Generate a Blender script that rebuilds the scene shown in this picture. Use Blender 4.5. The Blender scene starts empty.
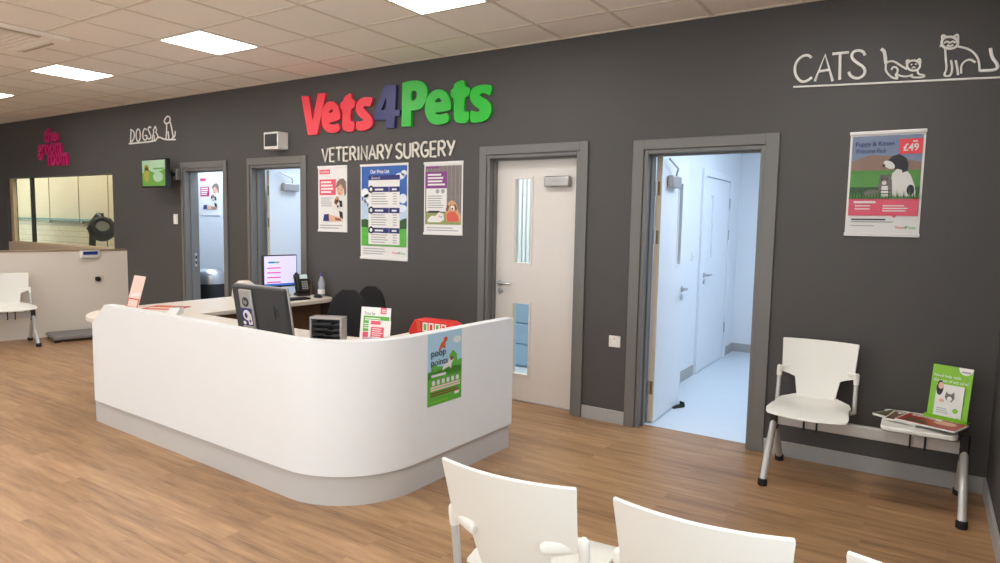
import bpy, math, random
from mathutils import Vector, Matrix
random.seed(7)
PI = math.pi
C = bpy.context.scene.collection

# ------------------------------------------------------------------ camera (24 mm lens, 1000 x 563 frame)
CAM = Vector((2.6894, -4.5908, 1.4988)); YAW, PITCH, ROLL = 0.5738, -0.0892, 0.0187; FPX = 661.3
def cam_axes():
    cy, sy, cp, sp = math.cos(YAW), math.sin(YAW), math.cos(PITCH), math.sin(PITCH)
    f = Vector((-sy*cp, cy*cp, sp)); r = Vector((cy, sy, 0)); u = r.cross(f)
    return (math.cos(ROLL)*r + math.sin(ROLL)*u, -math.sin(ROLL)*r + math.cos(ROLL)*u, f)
CR, CU, CF = cam_axes()
def at(u, v, axis, val):
    """point of the world plane axis=val seen at pixel u, v"""
    d = CR*((u-500)/FPX) + CU*((281.5-v)/FPX) + CF
    return CAM + d*((val-CAM[axis])/d[axis])
def wl(u, v):                       # the big grey wall (y = 0): (x, z)
    p = at(u, v, 1, 0.0); return (p.x, p.z)

# ------------------------------------------------------------------ materials
def lin(c):
    c = c/255.0
    return c/12.92 if c <= 0.04045 else ((c+0.055)/1.055)**2.4
def rgb(*c): return (lin(c[0]), lin(c[1]), lin(c[2]), 1)
M = {}
def mat(name, c, rough=0.5, metal=0.0, var=0.0, scale=30, bump=0.0, spec=0.5, emit=0, alpha=None, trans=0):
    m = bpy.data.materials.new(name); m.use_nodes = True
    nt = m.node_tree; b = nt.nodes['Principled BSDF']
    b.inputs['Base Color'].default_value = rgb(*c); b.inputs['Roughness'].default_value = rough
    b.inputs['Metallic'].default_value = metal; b.inputs['Specular IOR Level'].default_value = spec
    if trans: b.inputs['Transmission Weight'].default_value = trans
    if emit:
        b.inputs['Emission Color'].default_value = rgb(*c); b.inputs['Emission Strength'].default_value = emit
    if alpha is not None: b.inputs['Alpha'].default_value = alpha
    if var or bump:
        tc = nt.nodes.new('ShaderNodeTexCoord'); n = nt.nodes.new('ShaderNodeTexNoise')
        n.inputs['Scale'].default_value = scale; n.inputs['Detail'].default_value = 3
        nt.links.new(tc.outputs['Object'], n.inputs['Vector'])
        if var:
            mx = nt.nodes.new('ShaderNodeMix'); mx.data_type = 'RGBA'
            a = rgb(*c)
            mx.inputs[6].default_value = tuple(max(0, x*(1-var)) for x in a[:3])+(1,)
            mx.inputs[7].default_value = tuple(min(1, x*(1+var)) for x in a[:3])+(1,)
            nt.links.new(n.outputs['Fac'], mx.inputs[0]); nt.links.new(mx.outputs[2], b.inputs['Base Color'])
        if bump:
            bp = nt.nodes.new('ShaderNodeBump'); bp.inputs['Strength'].default_value = bump; bp.inputs['Distance'].default_value = 0.002
            nt.links.new(n.outputs['Fac'], bp.inputs['Height']); nt.links.new(bp.outputs['Normal'], b.inputs['Normal'])
    M[name] = m; return m

mat('wall_paint', (76, 73, 71), 0.62, var=0.04, scale=3, bump=0.05)
mat('room_white', (226, 230, 234), 0.6, var=0.01, scale=4)
mat('tile_ceiling', (250, 242, 230), 0.9, var=0.03, scale=60, bump=0.15)
mat('ceiling_rail', (226, 214, 196), 0.6)
mat('frame_grey', (112, 110, 106), 0.42, var=0.03, scale=8)
mat('skirting_grey', (168, 166, 163), 0.5, var=0.02, scale=9)
mat('door_white', (222, 214, 206), 0.4, var=0.02, scale=5)
mat('door_edge', (222, 208, 188), 0.55, var=0.08, scale=25)
mat('laminate_white', (236, 236, 235), 0.38, var=0.01, scale=6)
mat('laminate_cream', (226, 216, 202), 0.4, var=0.02, scale=8)
mat('plinth_grey', (206, 203, 199), 0.42, metal=0.15, var=0.02, scale=10)
mat('wood_panel', (126, 98, 74), 0.5, var=0.12, scale=12)
mat('plastic_white', (232, 229, 220), 0.32, var=0.01, scale=9)
mat('plastic_black', (24, 24, 25), 0.4, var=0.1, scale=20)
mat('plastic_dark', (48, 48, 50), 0.45, var=0.06, scale=20)
mat('rubber_black', (16, 16, 17), 0.7)
mat('metal_paint', (196, 194, 190), 0.35, metal=0.25)
mat('steel', (190, 190, 192), 0.28, metal=0.9)
mat('brass', (170, 145, 105), 0.35, metal=0.8)
mat('silver', (176, 172, 168), 0.35, metal=0.5)
mat('fabric_black', (26, 24, 25), 0.9, var=0.2, scale=200, bump=0.3)
mat('vinyl_blue', (205, 214, 222), 0.3, var=0.03, scale=14)
mat('light_off', (250, 248, 240), 0.5)
mat('sign_cream', (232, 226, 214), 0.55, var=0.01)
mat('sign_grey', (244, 241, 234), 0.55)
mat('red', (244, 66, 80), 0.4); mat('navy', (52, 54, 112), 0.4); mat('green', (40, 190, 50), 0.4)
mat('magenta', (200, 20, 105), 0.45)
mat('paper', (236, 232, 228), 0.5, spec=0.6); mat('paper_pink', (232, 88, 112), 0.45); mat('ink', (52, 50, 60), 0.6)
mat('ink_grey', (165, 162, 160), 0.6); mat('ink_navy', (40, 46, 112), 0.5); mat('sky_print', (52, 100, 178), 0.4, var=0.2, scale=12)
mat('cloud_print', (190, 210, 230), 0.4, var=0.2, scale=20); mat('grass_print', (88, 150, 62), 0.5, var=0.3, scale=50)
mat('cloud_white', (232, 238, 244), 0.45, var=0.05, scale=30); mat('grass_bright', (92, 184, 66), 0.5, var=0.25, scale=40); mat('grass_dark', (50, 88, 48), 0.5, var=0.35, scale=60); mat('purple', (134, 56, 132), 0.45); mat('skin_print', (226, 178, 150), 0.5)
mat('fur_white', (232, 228, 222), 0.5, var=0.06, scale=90); mat('fur_black', (36, 34, 36), 0.5, var=0.2, scale=80)
mat('fur_tan', (206, 162, 122), 0.5, var=0.12, scale=80); mat('fur_grey', (118, 112, 104), 0.5, var=0.35, scale=120)
mat('hair_print', (134, 112, 98), 0.5, var=0.25, scale=120); mat('wood_print', (126, 116, 112), 0.5, var=0.2, scale=40); mat('field_print', (150, 160, 96), 0.5, var=0.2, scale=30)
mat('hill_print', (150, 120, 104), 0.5, var=0.15, scale=20); mat('dusk_print', (126, 142, 168), 0.5, var=0.12, scale=10)
mat('lime', (130, 192, 32), 0.4); mat('leaf_green', (96, 176, 60), 0.45); mat('sky_light', (176, 212, 232), 0.45, var=0.06, scale=8)
mat('orange', (206, 92, 56), 0.5); mat('brown_print', (128, 78, 48), 0.5); mat('red_box', (214, 36, 30), 0.35)
mat('pink_card', (240, 212, 200), 0.5); mat('coral', (214, 92, 74), 0.5); mat('mag_mix', (104, 84, 60), 0.35, var=0.95, scale=40)
mat('mag_green', (92, 98, 52), 0.35, var=0.8, scale=45); mat('mag_red', (168, 34, 32), 0.35, var=0.6, scale=42)
mat('scale_grey', (128, 122, 122), 0.4, metal=0.2); mat('blue_lcd', (34, 52, 130), 0.3)
mat('tan_wall', (196, 176, 148), 0.55); mat('trim_brown', (150, 128, 104), 0.5)
mat('pane_dark', (120, 132, 146), 0.1); mat('teal_edge', (70, 150, 148), 0.2); mat('purple_cap', (80, 50, 150), 0.4)
mat('blue_cabinet', (176, 204, 230), 0.5); mat('blind_white', (242, 240, 238), 0.6)
mat('screen_white', (206, 200, 232), 0.3, emit=0.75); mat('screen_pink', (206, 60, 150), 0.3, emit=0.6); mat('screen_green', (60, 180, 90), 0.3, emit=0.6)
mat('screen_blue', (60, 110, 190), 0.3, emit=0.6); mat('tv_green', (98, 152, 60), 0.3, emit=0.12); mat('tv_pale', (160, 190, 160), 0.3, emit=0.12)
mat('tv_tan', (150, 150, 60), 0.3, emit=0.12); mat('phone_lcd', (190, 205, 205), 0.3, emit=0.4)
mat('lamp', (251, 250, 248), 0.5, emit=20.5)

def glass(name, c, rough=0.0, tint=0.85, refl=0.08):
    m = bpy.data.materials.new(name); m.use_nodes = True; nt = m.node_tree
    nt.nodes.clear(); o = nt.nodes.new('ShaderNodeOutputMaterial')
    t = nt.nodes.new('ShaderNodeBsdfTransparent'); t.inputs[0].default_value = rgb(*c)
    g = nt.nodes.new('ShaderNodeBsdfGlossy'); g.inputs['Roughness'].default_value = 0.03
    f = nt.nodes.new('ShaderNodeLayerWeight'); f.inputs[0].default_value = 0.25
    mp = nt.nodes.new('ShaderNodeMath'); mp.operation = 'MULTIPLY'; mp.inputs[1].default_value = refl*4
    mx = nt.nodes.new('ShaderNodeMixShader')
    nt.links.new(f.outputs['Fresnel'], mp.inputs[0]); nt.links.new(mp.outputs[0], mx.inputs[0])
    nt.links.new(t.outputs[0], mx.inputs[1]); nt.links.new(g.outputs[0], mx.inputs[2]); nt.links.new(mx.outputs[0], o.inputs[0])
    M[name] = m
glass('glass', (238, 242, 238), refl=0.03); glass('clear_cover', (250, 250, 250), refl=0.03); mat('clear_plastic', (214, 220, 232), 0.15, alpha=0.45); glass('glass_frost', (215, 228, 236))

def floor_mat():
    m = bpy.data.materials.new('oak_plank'); m.use_nodes = True; nt = m.node_tree; L = nt.links
    b = nt.nodes['Principled BSDF']
    tc = nt.nodes.new('ShaderNodeTexCoord')
    br = nt.nodes.new('ShaderNodeTexBrick'); br.offset = 0.37; br.offset_frequency = 2
    for k, v in (('Scale', 1), ('Brick Width', 0.95), ('Row Height', 0.112), ('Mortar Size', 0.0012), ('Bias', 0.0)): br.inputs[k].default_value = v
    br.inputs['Color1'].default_value = (0, 0, 0, 1); br.inputs['Color2'].default_value = (1, 1, 1, 1); br.inputs['Mortar'].default_value = (0.35, 0.35, 0.35, 1)
    L.new(tc.outputs['Object'], br.inputs['Vector'])
    # each plank shifts the grain, so streaks end at plank ends
    ad = nt.nodes.new('ShaderNodeVectorMath'); ad.operation = 'MULTIPLY_ADD'
    L.new(br.outputs['Color'], ad.inputs[0]); ad.inputs[1].default_value = (7, 5, 3); L.new(tc.outputs['Object'], ad.inputs[2])
    mp = nt.nodes.new('ShaderNodeMapping'); mp.inputs['Scale'].default_value = (1.5, 16, 1); L.new(ad.outputs[0], mp.inputs[0])
    n1 = nt.nodes.new('ShaderNodeTexNoise'); n1.inputs['Scale'].default_value = 1.5; n1.inputs['Detail'].default_value = 6; n1.inputs['Roughness'].default_value = 0.62
    L.new(mp.outputs[0], n1.inputs['Vector'])
    mp2 = nt.nodes.new('ShaderNodeMapping'); mp2.inputs['Scale'].default_value = (4, 90, 1); L.new(ad.outputs[0], mp2.inputs[0])
    n2 = nt.nodes.new('ShaderNodeTexNoise'); n2.inputs['Scale'].default_value = 1.5; n2.inputs['Detail'].default_value = 4
    L.new(mp2.outputs[0], n2.inputs['Vector'])
    s = nt.nodes.new('ShaderNodeMath'); s.operation = 'MULTIPLY_ADD'; s.inputs[1].default_value = 0.30; L.new(n2.outputs['Fac'], s.inputs[0]); L.new(n1.outputs['Fac'], s.inputs[2])
    s2 = nt.nodes.new('ShaderNodeMath'); s2.operation = 'MULTIPLY_ADD'; s2.inputs[1].default_value = 0.17; L.new(br.outputs['Color'], s2.inputs[0]); L.new(s.outputs[0], s2.inputs[2])
    cr = nt.nodes.new('ShaderNodeValToRGB'); e = cr.color_ramp.elements
    e[0].position = 0.46; e[0].color = rgb(122, 90, 62); e[1].position = 1.0; e[1].color = rgb(188, 151, 110)
    k = e.new(0.62); k.color = rgb(150, 114, 80); k = e.new(0.76); k.color = rgb(167, 129, 92)
    L.new(s2.outputs[0], cr.inputs[0]); L.new(cr.outputs[0], b.inputs['Base Color'])
    b.inputs['Roughness'].default_value = 0.36; b.inputs['Specular IOR Level'].default_value = 0.4
    bp = nt.nodes.new('ShaderNodeBump'); bp.inputs['Strength'].default_value = 0.12; bp.inputs['Distance'].default_value = 0.002
    L.new(n2.outputs['Fac'], bp.inputs['Height']); L.new(bp.outputs['Normal'], b.inputs['Normal'])
    M['oak_plank'] = m
floor_mat()
def groom_tile_mat():
    m = bpy.data.materials.new('wall_tile'); m.use_nodes = True; nt = m.node_tree; L = nt.links
    b = nt.nodes['Principled BSDF']; tc = nt.nodes.new('ShaderNodeTexCoord'); mp = nt.nodes.new('ShaderNodeMapping')
    mp.inputs['Rotation'].default_value = (-PI/2, 0, 0); L.new(tc.outputs['Object'], mp.inputs[0])
    br = nt.nodes.new('ShaderNodeTexBrick')
    for k, v in (('Scale', 1), ('Brick Width', 0.3), ('Row Height', 0.1), ('Mortar Size', 0.006)): br.inputs[k].default_value = v
    br.inputs['Color1'].default_value = rgb(222, 210, 184); br.inputs['Color2'].default_value = rgb(216, 203, 176); br.inputs['Mortar'].default_value = rgb(190, 176, 150)
    L.new(mp.outputs[0], br.inputs['Vector']); L.new(br.outputs['Color'], b.inputs['Base Color']); b.inputs['Roughness'].default_value = 0.75; b.inputs['Specular IOR Level'].default_value = 0.2
    M['wall_tile'] = m
groom_tile_mat()
mat('panel_cream', (224, 208, 178), 0.4, var=0.03, scale=3)
mat('seam', (176, 160, 132), 0.5)

# ------------------------------------------------------------------ mesh building
class MB:
    def __init__(s): s.v = []; s.f = []; s.m = []; s.mats = []
    def mi(s, m):
        if m not in s.mats: s.mats.append(m)
        return s.mats.index(m)
    def add(s, vs, fs, m):
        o = len(s.v); s.v += [tuple(p) for p in vs]; k = s.mi(m)
        for f in fs: s.f.append(tuple(o+i for i in f)); s.m.append(k)
        return s
    def box(s, a, b, m, X=None):
        x0, y0, z0 = a; x1, y1, z1 = b
        vs = [Vector(p) for p in ((x0,y0,z0),(x1,y0,z0),(x1,y1,z0),(x0,y1,z0),(x0,y0,z1),(x1,y0,z1),(x1,y1,z1),(x0,y1,z1))]
        if X: vs = [X @ p for p in vs]
        return s.add(vs, [(0,3,2,1),(4,5,6,7),(0,1,5,4),(1,2,6,5),(2,3,7,6),(3,0,4,7)], m)
    def prism(s, poly, d0, d1, m, axis=2):
        """closed polygon (2D) extruded along axis from d0 to d1; poly in the other two axes in x,y,z order"""
        n = len(poly)
        def mk(p, d):
            return {2: (p[0], p[1], d), 1: (p[0], d, p[1]), 0: (d, p[0], p[1])}[axis]
        vs = [mk(p, d0) for p in poly] + [mk(p, d1) for p in poly]
        fs = [tuple(range(n-1, -1, -1)), tuple(range(n, 2*n))] + [(i, (i+1) % n, n+(i+1) % n, n+i) for i in range(n)]
        return s.add(vs, fs, m)
    def tube(s, pts, r, m, n=10, caps=True, flat=None):
        pts = [Vector(p) for p in pts]; vs = []; fs = []; k = len(pts)
        rs = r if isinstance(r, (list, tuple)) else [r]*k
        ref = None
        for i, p in enumerate(pts):
            t = (pts[min(i+1, k-1)]-pts[max(i-1, 0)]).normalized()
            if ref is None:
                ref = Vector((0, 0, 1)) if abs(t.z) < 0.9 else Vector((1, 0, 0))
                if flat: ref = Vector((0, 1, 0))
            a = t.cross(ref)
            if a.length < 1e-6: a = t.orthogonal()
            a.normalize(); b = a.cross(t).normalized()
            if not flat: ref = b
            for j in range(n):
                w = 2*PI*j/n
                vs.append(p + a*(rs[i]*math.cos(w)) + b*((flat if flat else rs[i])*math.sin(w)))
        for i in range(k-1):
            for j in range(n): fs.append((i*n+j, i*n+(j+1) % n, (i+1)*n+(j+1) % n, (i+1)*n+j))
        if caps: fs += [tuple(range(n-1, -1, -1)), tuple((k-1)*n+j for j in range(n))]
        return s.add(vs, fs, m)
    def lathe(s, prof, m, c=(0, 0, 0), n=20, X=None):
        vs = []; fs = []; k = len(prof)
        for r, z in prof:
            for j in range(n):
                w = 2*PI*j/n; p = Vector((r*math.cos(w), r*math.sin(w), z))
                p = (X @ p) if X else p + Vector(c)
                vs.append(p)
        for i in range(k-1):
            for j in range(n): fs.append((i*n+j, i*n+(j+1) % n, (i+1)*n+(j+1) % n, (i+1)*n+j))
        fs += [tuple(range(n-1, -1, -1)), tuple((k-1)*n+j for j in range(n))]
        return s.add(vs, fs, m)
    def shell(s, G, t, m):
        R, K = len(G), len(G[0]); N = []
        for i in range(R):
            row = []
            for j in range(K):
                a = G[min(i+1, R-1)][j]-G[max(i-1, 0)][j]; b = G[i][min(j+1, K-1)]-G[i][max(j-1, 0)]
                row.append(a.cross(b).normalized())
            N.append(row)
        vs = [G[i][j]+N[i][j]*(t/2) for i in range(R) for j in range(K)] + [G[i][j]-N[i][j]*(t/2) for i in range(R) for j in range(K)]
        o = R*K; fs = []; q = lambda i, j: i*K+j
        for i in range(R-1):
            for j in range(K-1):
                fs.append((q(i,j), q(i+1,j), q(i+1,j+1), q(i,j+1))); fs.append((o+q(i,j), o+q(i,j+1), o+q(i+1,j+1), o+q(i+1,j)))
        rim = [q(0, j) for j in range(K)] + [q(i, K-1) for i in range(1, R)] + [q(R-1, j) for j in range(K-2, -1, -1)] + [q(i, 0) for i in range(R-2, 0, -1)]
        for a, b in zip(rim, rim[1:]+rim[:1]): fs.append((a, b, o+b, o+a))
        return s.add(vs, fs, m)
    def build(s, name, parent=None, bevel=0, seg=2, smooth=35, world=False):
        me = bpy.data.meshes.new(name); me.from_pydata(s.v, [], s.f)
        for m in s.mats: me.materials.append(M[m])
        for p, k in zip(me.polygons, s.m): p.material_index = k
        me.validate(); me.update()
        import bmesh
        bm = bmesh.new(); bm.from_mesh(me); bmesh.ops.recalc_face_normals(bm, faces=bm.faces); bm.to_mesh(me); bm.free()
        if smooth:
            for p in me.polygons: p.use_smooth = True
            me.set_sharp_from_angle(angle=math.radians(smooth))
        o = bpy.data.objects.new(name, me); C.objects.link(o)
        if parent is not None:
            o.parent = parent
            if world: o.matrix_parent_inverse = Matrix.LocRotScale(parent.location, parent.rotation_euler, None).inverted()
        if bevel:
            b = o.modifiers.new('bevel', 'BEVEL'); b.width = bevel; b.segments = seg; b.limit_method = 'ANGLE'; b.angle_limit = math.radians(40)
        return o

def thing(name, label, cat, loc=(0, 0, 0), rz=0, group=None, kind=None):
    o = bpy.data.objects.new(name, None); C.objects.link(o); o.empty_display_size = 0.1
    o.location = loc; o.rotation_euler = (0, 0, rz)
    if label: o['label'] = label
    if cat: o['category'] = cat
    if group: o['group'] = group
    if kind: o['kind'] = kind
    return o
def tag(o, label, cat, group=None):
    o['label'] = label; o['category'] = cat
    if group: o['group'] = group
    return o
def struct(name, mb, parent=None, **k):
    o = mb.build(name, parent, **k)
    if parent is None: o['kind'] = 'structure'
    return o

_txt = {}
def text_geo(s, off=0.0):
    key = (s, off)
    if key not in _txt:
        cu = bpy.data.curves.new('lettering', 'FONT'); cu.body = s; cu.offset = off; cu.resolution_u = 3; cu.fill_mode = 'FRONT'
        o = bpy.data.objects.new('lettering', cu); C.objects.link(o)
        dg = bpy.context.evaluated_depsgraph_get(); me = bpy.data.meshes.new_from_object(o.evaluated_get(dg))
        vs = [(v.co.x, v.co.y) for v in me.vertices]; fs = [tuple(p.vertices) for p in me.polygons]
        bpy.data.objects.remove(o); bpy.data.curves.remove(cu); bpy.data.meshes.remove(me)
        x0, x1 = min(v[0] for v in vs), max(v[0] for v in vs); y0, y1 = min(v[1] for v in vs), max(v[1] for v in vs)
        _txt[key] = ([((x-x0)/(x1-x0), (y-y0)/(y1-y0)) for x, y in vs], fs)
    return _txt[key]
def solid_text(mb, s, x0, z0, x1, z1, y0, y1, m, off=0.0):
    """lettering standing off the wall from y0 (wall) to y1 (front face)"""
    vs, fs = text_geo(s, off)
    P = [(x0+a*(x1-x0), z0+b*(z1-z0)) for a, b in vs]; n = len(P)
    V = [(x, y1, z) for x, z in P] + [(x, y0, z) for x, z in P]
    ed = {}
    for f in fs:
        for a, b in zip(f, f[1:]+f[:1]): ed[(a, b)] = 1
    F = [tuple(f) for f in fs] + [tuple(n+i for i in reversed(f)) for f in fs]
    for (a, b) in ed:
        if (b, a) not in ed: F.append((a, n+a, n+b, b))
    mb.add(V, F, m)

class Sheet(MB):
    """flat printed board: local coords u (0..1 across), v (0..1 down) on the plane o + u*ex + v*ey, layers along n"""
    def __init__(s, o, ex, ey, n, t=0.004):
        super().__init__(); s.o, s.ex, s.ey, s.n = Vector(o), Vector(ex), Vector(ey), Vector(n).normalized(); s.t = t
    def P(s, u, v, l=0): return s.o + s.ex*u + s.ey*v + s.n*(0.0009*l)
    def board(s, m):
        a = [s.P(0,0), s.P(1,0), s.P(1,1), s.P(0,1)]; b = [p - s.n*s.t for p in a]
        s.add(a+b, [(0,3,2,1),(4,5,6,7),(0,1,5,4),(1,2,6,5),(2,3,7,6),(3,0,4,7)], m); return s
    def rect(s, u0, v0, u1, v1, m, l=1):
        s.add([s.P(u0,v0,l), s.P(u1,v0,l), s.P(u1,v1,l), s.P(u0,v1,l)], [(0,3,2,1)], m); return s
    def poly(s, pts, m, l=1):
        s.add([s.P(u,v,l) for u, v in pts], [tuple(range(len(pts)))], m); return s
    def ell(s, cu, cv, ru, rv, m, l=1, n=18, rot=0):
        q = []
        for i in range(n):
            a, b = ru*math.cos(2*PI*i/n), rv*math.sin(2*PI*i/n)
            q.append((cu+a*math.cos(rot)-b*math.sin(rot), cv+a*math.sin(rot)+b*math.cos(rot)))
        return s.poly(q, m, l)
    def text(s, t, u0, v0, u1, v1, m, l=2, off=0.0):
        vs, fs = text_geo(t, off)
        s.add([s.P(u0+a*(u1-u0), v1+b*(v0-v1), l) for a, b in vs], fs, m); return s
    def lines(s, u0, v0, u1, n, dv, h, m, l=2, jit=0.25):
        for i in range(n):
            s.rect(u0, v0+i*dv, u1-(u1-u0)*jit*random.random(), v0+i*dv+h, m, l)
        return s

def chaikin(p, k=1):
    for _ in range(k):
        q = []
        for a, b in zip(p, p[1:]+p[:1]):
            q.append((a[0]*.75+b[0]*.25, a[1]*.75+b[1]*.25)); q.append((a[0]*.25+b[0]*.75, a[1]*.25+b[1]*.75))
        p = q
    return p
def chaikin_open(p, k=2):
    for _ in range(k):
        q = [p[0]]
        for a, b in zip(p, p[1:]):
            q.append((a[0]*.75+b[0]*.25, a[1]*.75+b[1]*.25)); q.append((a[0]*.25+b[0]*.75, a[1]*.25+b[1]*.75))
        p = q+[p[-1]]
    return p
def fill_geo(loops):
    cu = bpy.data.curves.new('letter', 'CURVE'); cu.dimensions = '2D'; cu.fill_mode = 'FRONT'
    for lp in loops:
        sp = cu.splines.new('POLY'); sp.points.add(len(lp)-1)
        for i, (x, y) in enumerate(lp): sp.points[i].co = (x, y, 0, 1)
        sp.use_cyclic_u = True
    o = bpy.data.objects.new('letter', cu); C.objects.link(o)
    dg = bpy.context.evaluated_depsgraph_get(); me = bpy.data.meshes.new_from_object(o.evaluated_get(dg))
    vs = [(v.co.x, v.co.y) for v in me.vertices]; fs = [tuple(p.vertices) for p in me.polygons]
    bpy.data.objects.remove(o); bpy.data.curves.remove(cu); bpy.data.meshes.remove(me)
    return vs, fs
def solid_letter(name, loops, m, parent, y0=-0.001, y1=-0.03):
    vs, fs = fill_geo(loops); n = len(vs); ed = {}
    # weld doubles so that the rim is found
    key = {}; mp = []
    for v in vs:
        k = (round(v[0], 5), round(v[1], 5)); key.setdefault(k, len(key)); mp.append(key[k])
    P = [None]*len(key)
    for v, i in zip(vs, mp): P[i] = v
    fs = [tuple(mp[i] for i in f) for f in fs]; n = len(P)
    for f in fs:
        for a, b in zip(f, f[1:]+f[:1]): ed[(a, b)] = 1
    V = [(x, y1, z) for x, z in P]+[(x, y0, z) for x, z in P]
    F = fs+[tuple(n+i for i in reversed(f)) for f in fs]+[(a, n+a, n+b, b) for (a, b) in ed if (b, a) not in ed]
    mb = MB(); mb.add(V, F, m)
    return mb.build(name, parent, smooth=0, world=True)

# ================================================================== THE SETTING
H = 2.90; XL, XR, YF = -11.0, 3.05, -7.2; WT = 0.15
fl = MB(); fl.box((XL, YF, -0.1), (XR, 0.11, 0), 'oak_plank'); struct('floor', fl, smooth=0)
vf = MB(); vf.box((-13.6, 0.11, -0.1), (3.4, 4.2, 0), 'vinyl_blue'); struct('floor_vinyl', vf, smooth=0)
ce = MB(); ce.box((XL, YF, H), (XR, 0, H+0.1), 'tile_ceiling'); struct('ceiling', ce, smooth=0)
TX, TY = 0.566, 0.561
gr = MB()
for k in range(-6, 20):
    x = -0.317-k*TX
    if XL < x < XR: gr.box((x-0.012, YF, H-0.004), (x+0.012, 0, H+0.01), 'ceiling_rail')
for k in range(13):
    y = -0.427-k*TY
    if y > YF: gr.box((XL, y-0.012, H-0.0035), (XR, y+0.012, H+0.01), 'ceiling_rail')
gr.box((XL, -0.02, H-0.006), (XR, 0, H+0.01), 'ceiling_rail')
struct('trim_1', gr, smooth=0)
# back wall with openings (x0, x1, z0, z1)
OPEN = [(-9.6, -6.38, 1.05, 2.043), (-4.77, -3.98, 0, 2.06), (-3.525, -2.69, 0, 2.06), (-0.426, 0.428, 0, 2.05), (0.935, 1.76, 0, 2.035)]
wb = MB(); x = XL-0.15
for a, b, z0, z1 in OPEN:
    wb.box((x, 0, 0), (a, WT, H+0.1), 'wall_paint'); wb.box((a, 0, z1), (b, WT, H+0.1), 'wall_paint')
    if z0: wb.box((a, 0, 0), (b, WT, z0), 'tan_wall')
    x = b
wb.box((x, 0, 0), (XR+0.15, WT, H+0.1), 'wall_paint'); struct('wall_back', wb, smooth=0)
FILL_GAP = (-6.9, -2.7)     # unseen side opening, added to brighten the counter end, seat and floor
w = MB(); w.box((XR, FILL_GAP[1], 0), (XR+0.15, 0, H+0.1), 'wall_paint'); w.box((XR, YF, 0), (XR+0.15, FILL_GAP[0], H+0.1), 'wall_paint')
w.box((XR, FILL_GAP[0], 0), (XR+0.15, FILL_GAP[1], 0.35), 'wall_paint'); w.box((XR, FILL_GAP[0], 2.6), (XR+0.15, FILL_GAP[1], H+0.1), 'wall_paint'); struct('wall_right', w, smooth=0)
w = MB(); w.box((XL-0.15, YF, 0), (XL, 0, H+0.1), 'room_white'); struct('wall_left', w, smooth=0)
w = MB()      # shop front behind the camera, with its big windows
FW = [(-6.4, -5.0), (-4.7, -2.3), (-1.8, 0.5), (0.8, 2.8)]
x = XL-0.15
for a, b in FW:
    w.box((x, YF-0.15, 0), (a, YF, H+0.1), 'room_white'); w.box((a, YF-0.15, 0), (b, YF, 0.35), 'room_white'); w.box((a, YF-0.15, 2.6), (b, YF, H+0.1), 'room_white'); x = b
w.box((x, YF-0.15, 0), (XR+0.15, YF, H+0.1), 'room_white'); struct('wall_front', w, smooth=0)
# skirting
sk = MB(); sk.box((0.503, -0.014, 0), (0.855, 0, 0.1), 'skirting_grey'); sk.box((1.845, -0.014, 0), (XR, 0, 0.1), 'skirting_grey')
sk.box((-2.62, -0.014, 0), (-0.5, 0, 0.1), 'skirting_grey'); sk.box((-3.92, -0.014, 0), (-3.56, 0, 0.1), 'skirting_grey'); sk.box((-6.0, -0.014, 0), (-4.81, 0, 0.1), 'skirting_grey')
struct('baseboard_back', sk, bevel=0.003)
sk = MB(); sk.box((XR-0.014, YF, 0), (XR, -0.014, 0.1), 'skirting_grey'); struct('baseboard_right', sk, bevel=0.003)

# rooms behind the wall ------------------------------------------------
def room(name, x0, x1, y1, h, m='room_white', xtra=None):
    w = MB(); y0 = WT
    w.box((x0-0.06, y0, 0), (x0, y1, h), m); w.box((x1, y0, 0), (x1+0.06, y1, h), m); w.box((x0-0.06, y1, 0), (x1+0.06, y1+0.06, h), m)
    w.box((x0-0.06, y0, h), (x1+0.06, y1+0.06, h+0.06), m)
    o = struct(name, w, smooth=0); return o
room('wall_groom', -13.4, -6.42, 1.2, 2.75, 'panel_cream')
room('wall_consult', -6.3, -3.87, 1.02, 2.6)
room('wall_treatment', -3.72, -2.0, 2.2, 2.6)
room('wall_office', -1.9, 0.55, 1.9, 2.6)
room('wall_corridor', 0.76, 2.6, 3.6, 2.6)
gw = MB(); gw.box((-13.4, 1.185, 0), (-6.42, 1.2, 1.36), 'wall_tile')
for x in (-12.4, -11.0, -9.9, -8.9, -7.9): gw.box((x-0.006, 1.19, 1.36), (x+0.006, 1.2, 2.75), 'seam')
struct('trim_2', gw, smooth=0)
sk = MB(); sk.box((0.76, 0.2, 0), (0.772, 2.0, 0.1), 'skirting_grey'); sk.box((0.76, 3.2, 0), (0.772, 3.59, 0.1), 'skirting_grey'); sk.box((0.772, 3.588, 0), (2.6, 3.6, 0.1), 'skirting_grey')
struct('baseboard_corridor', sk, smooth=0)

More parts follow.
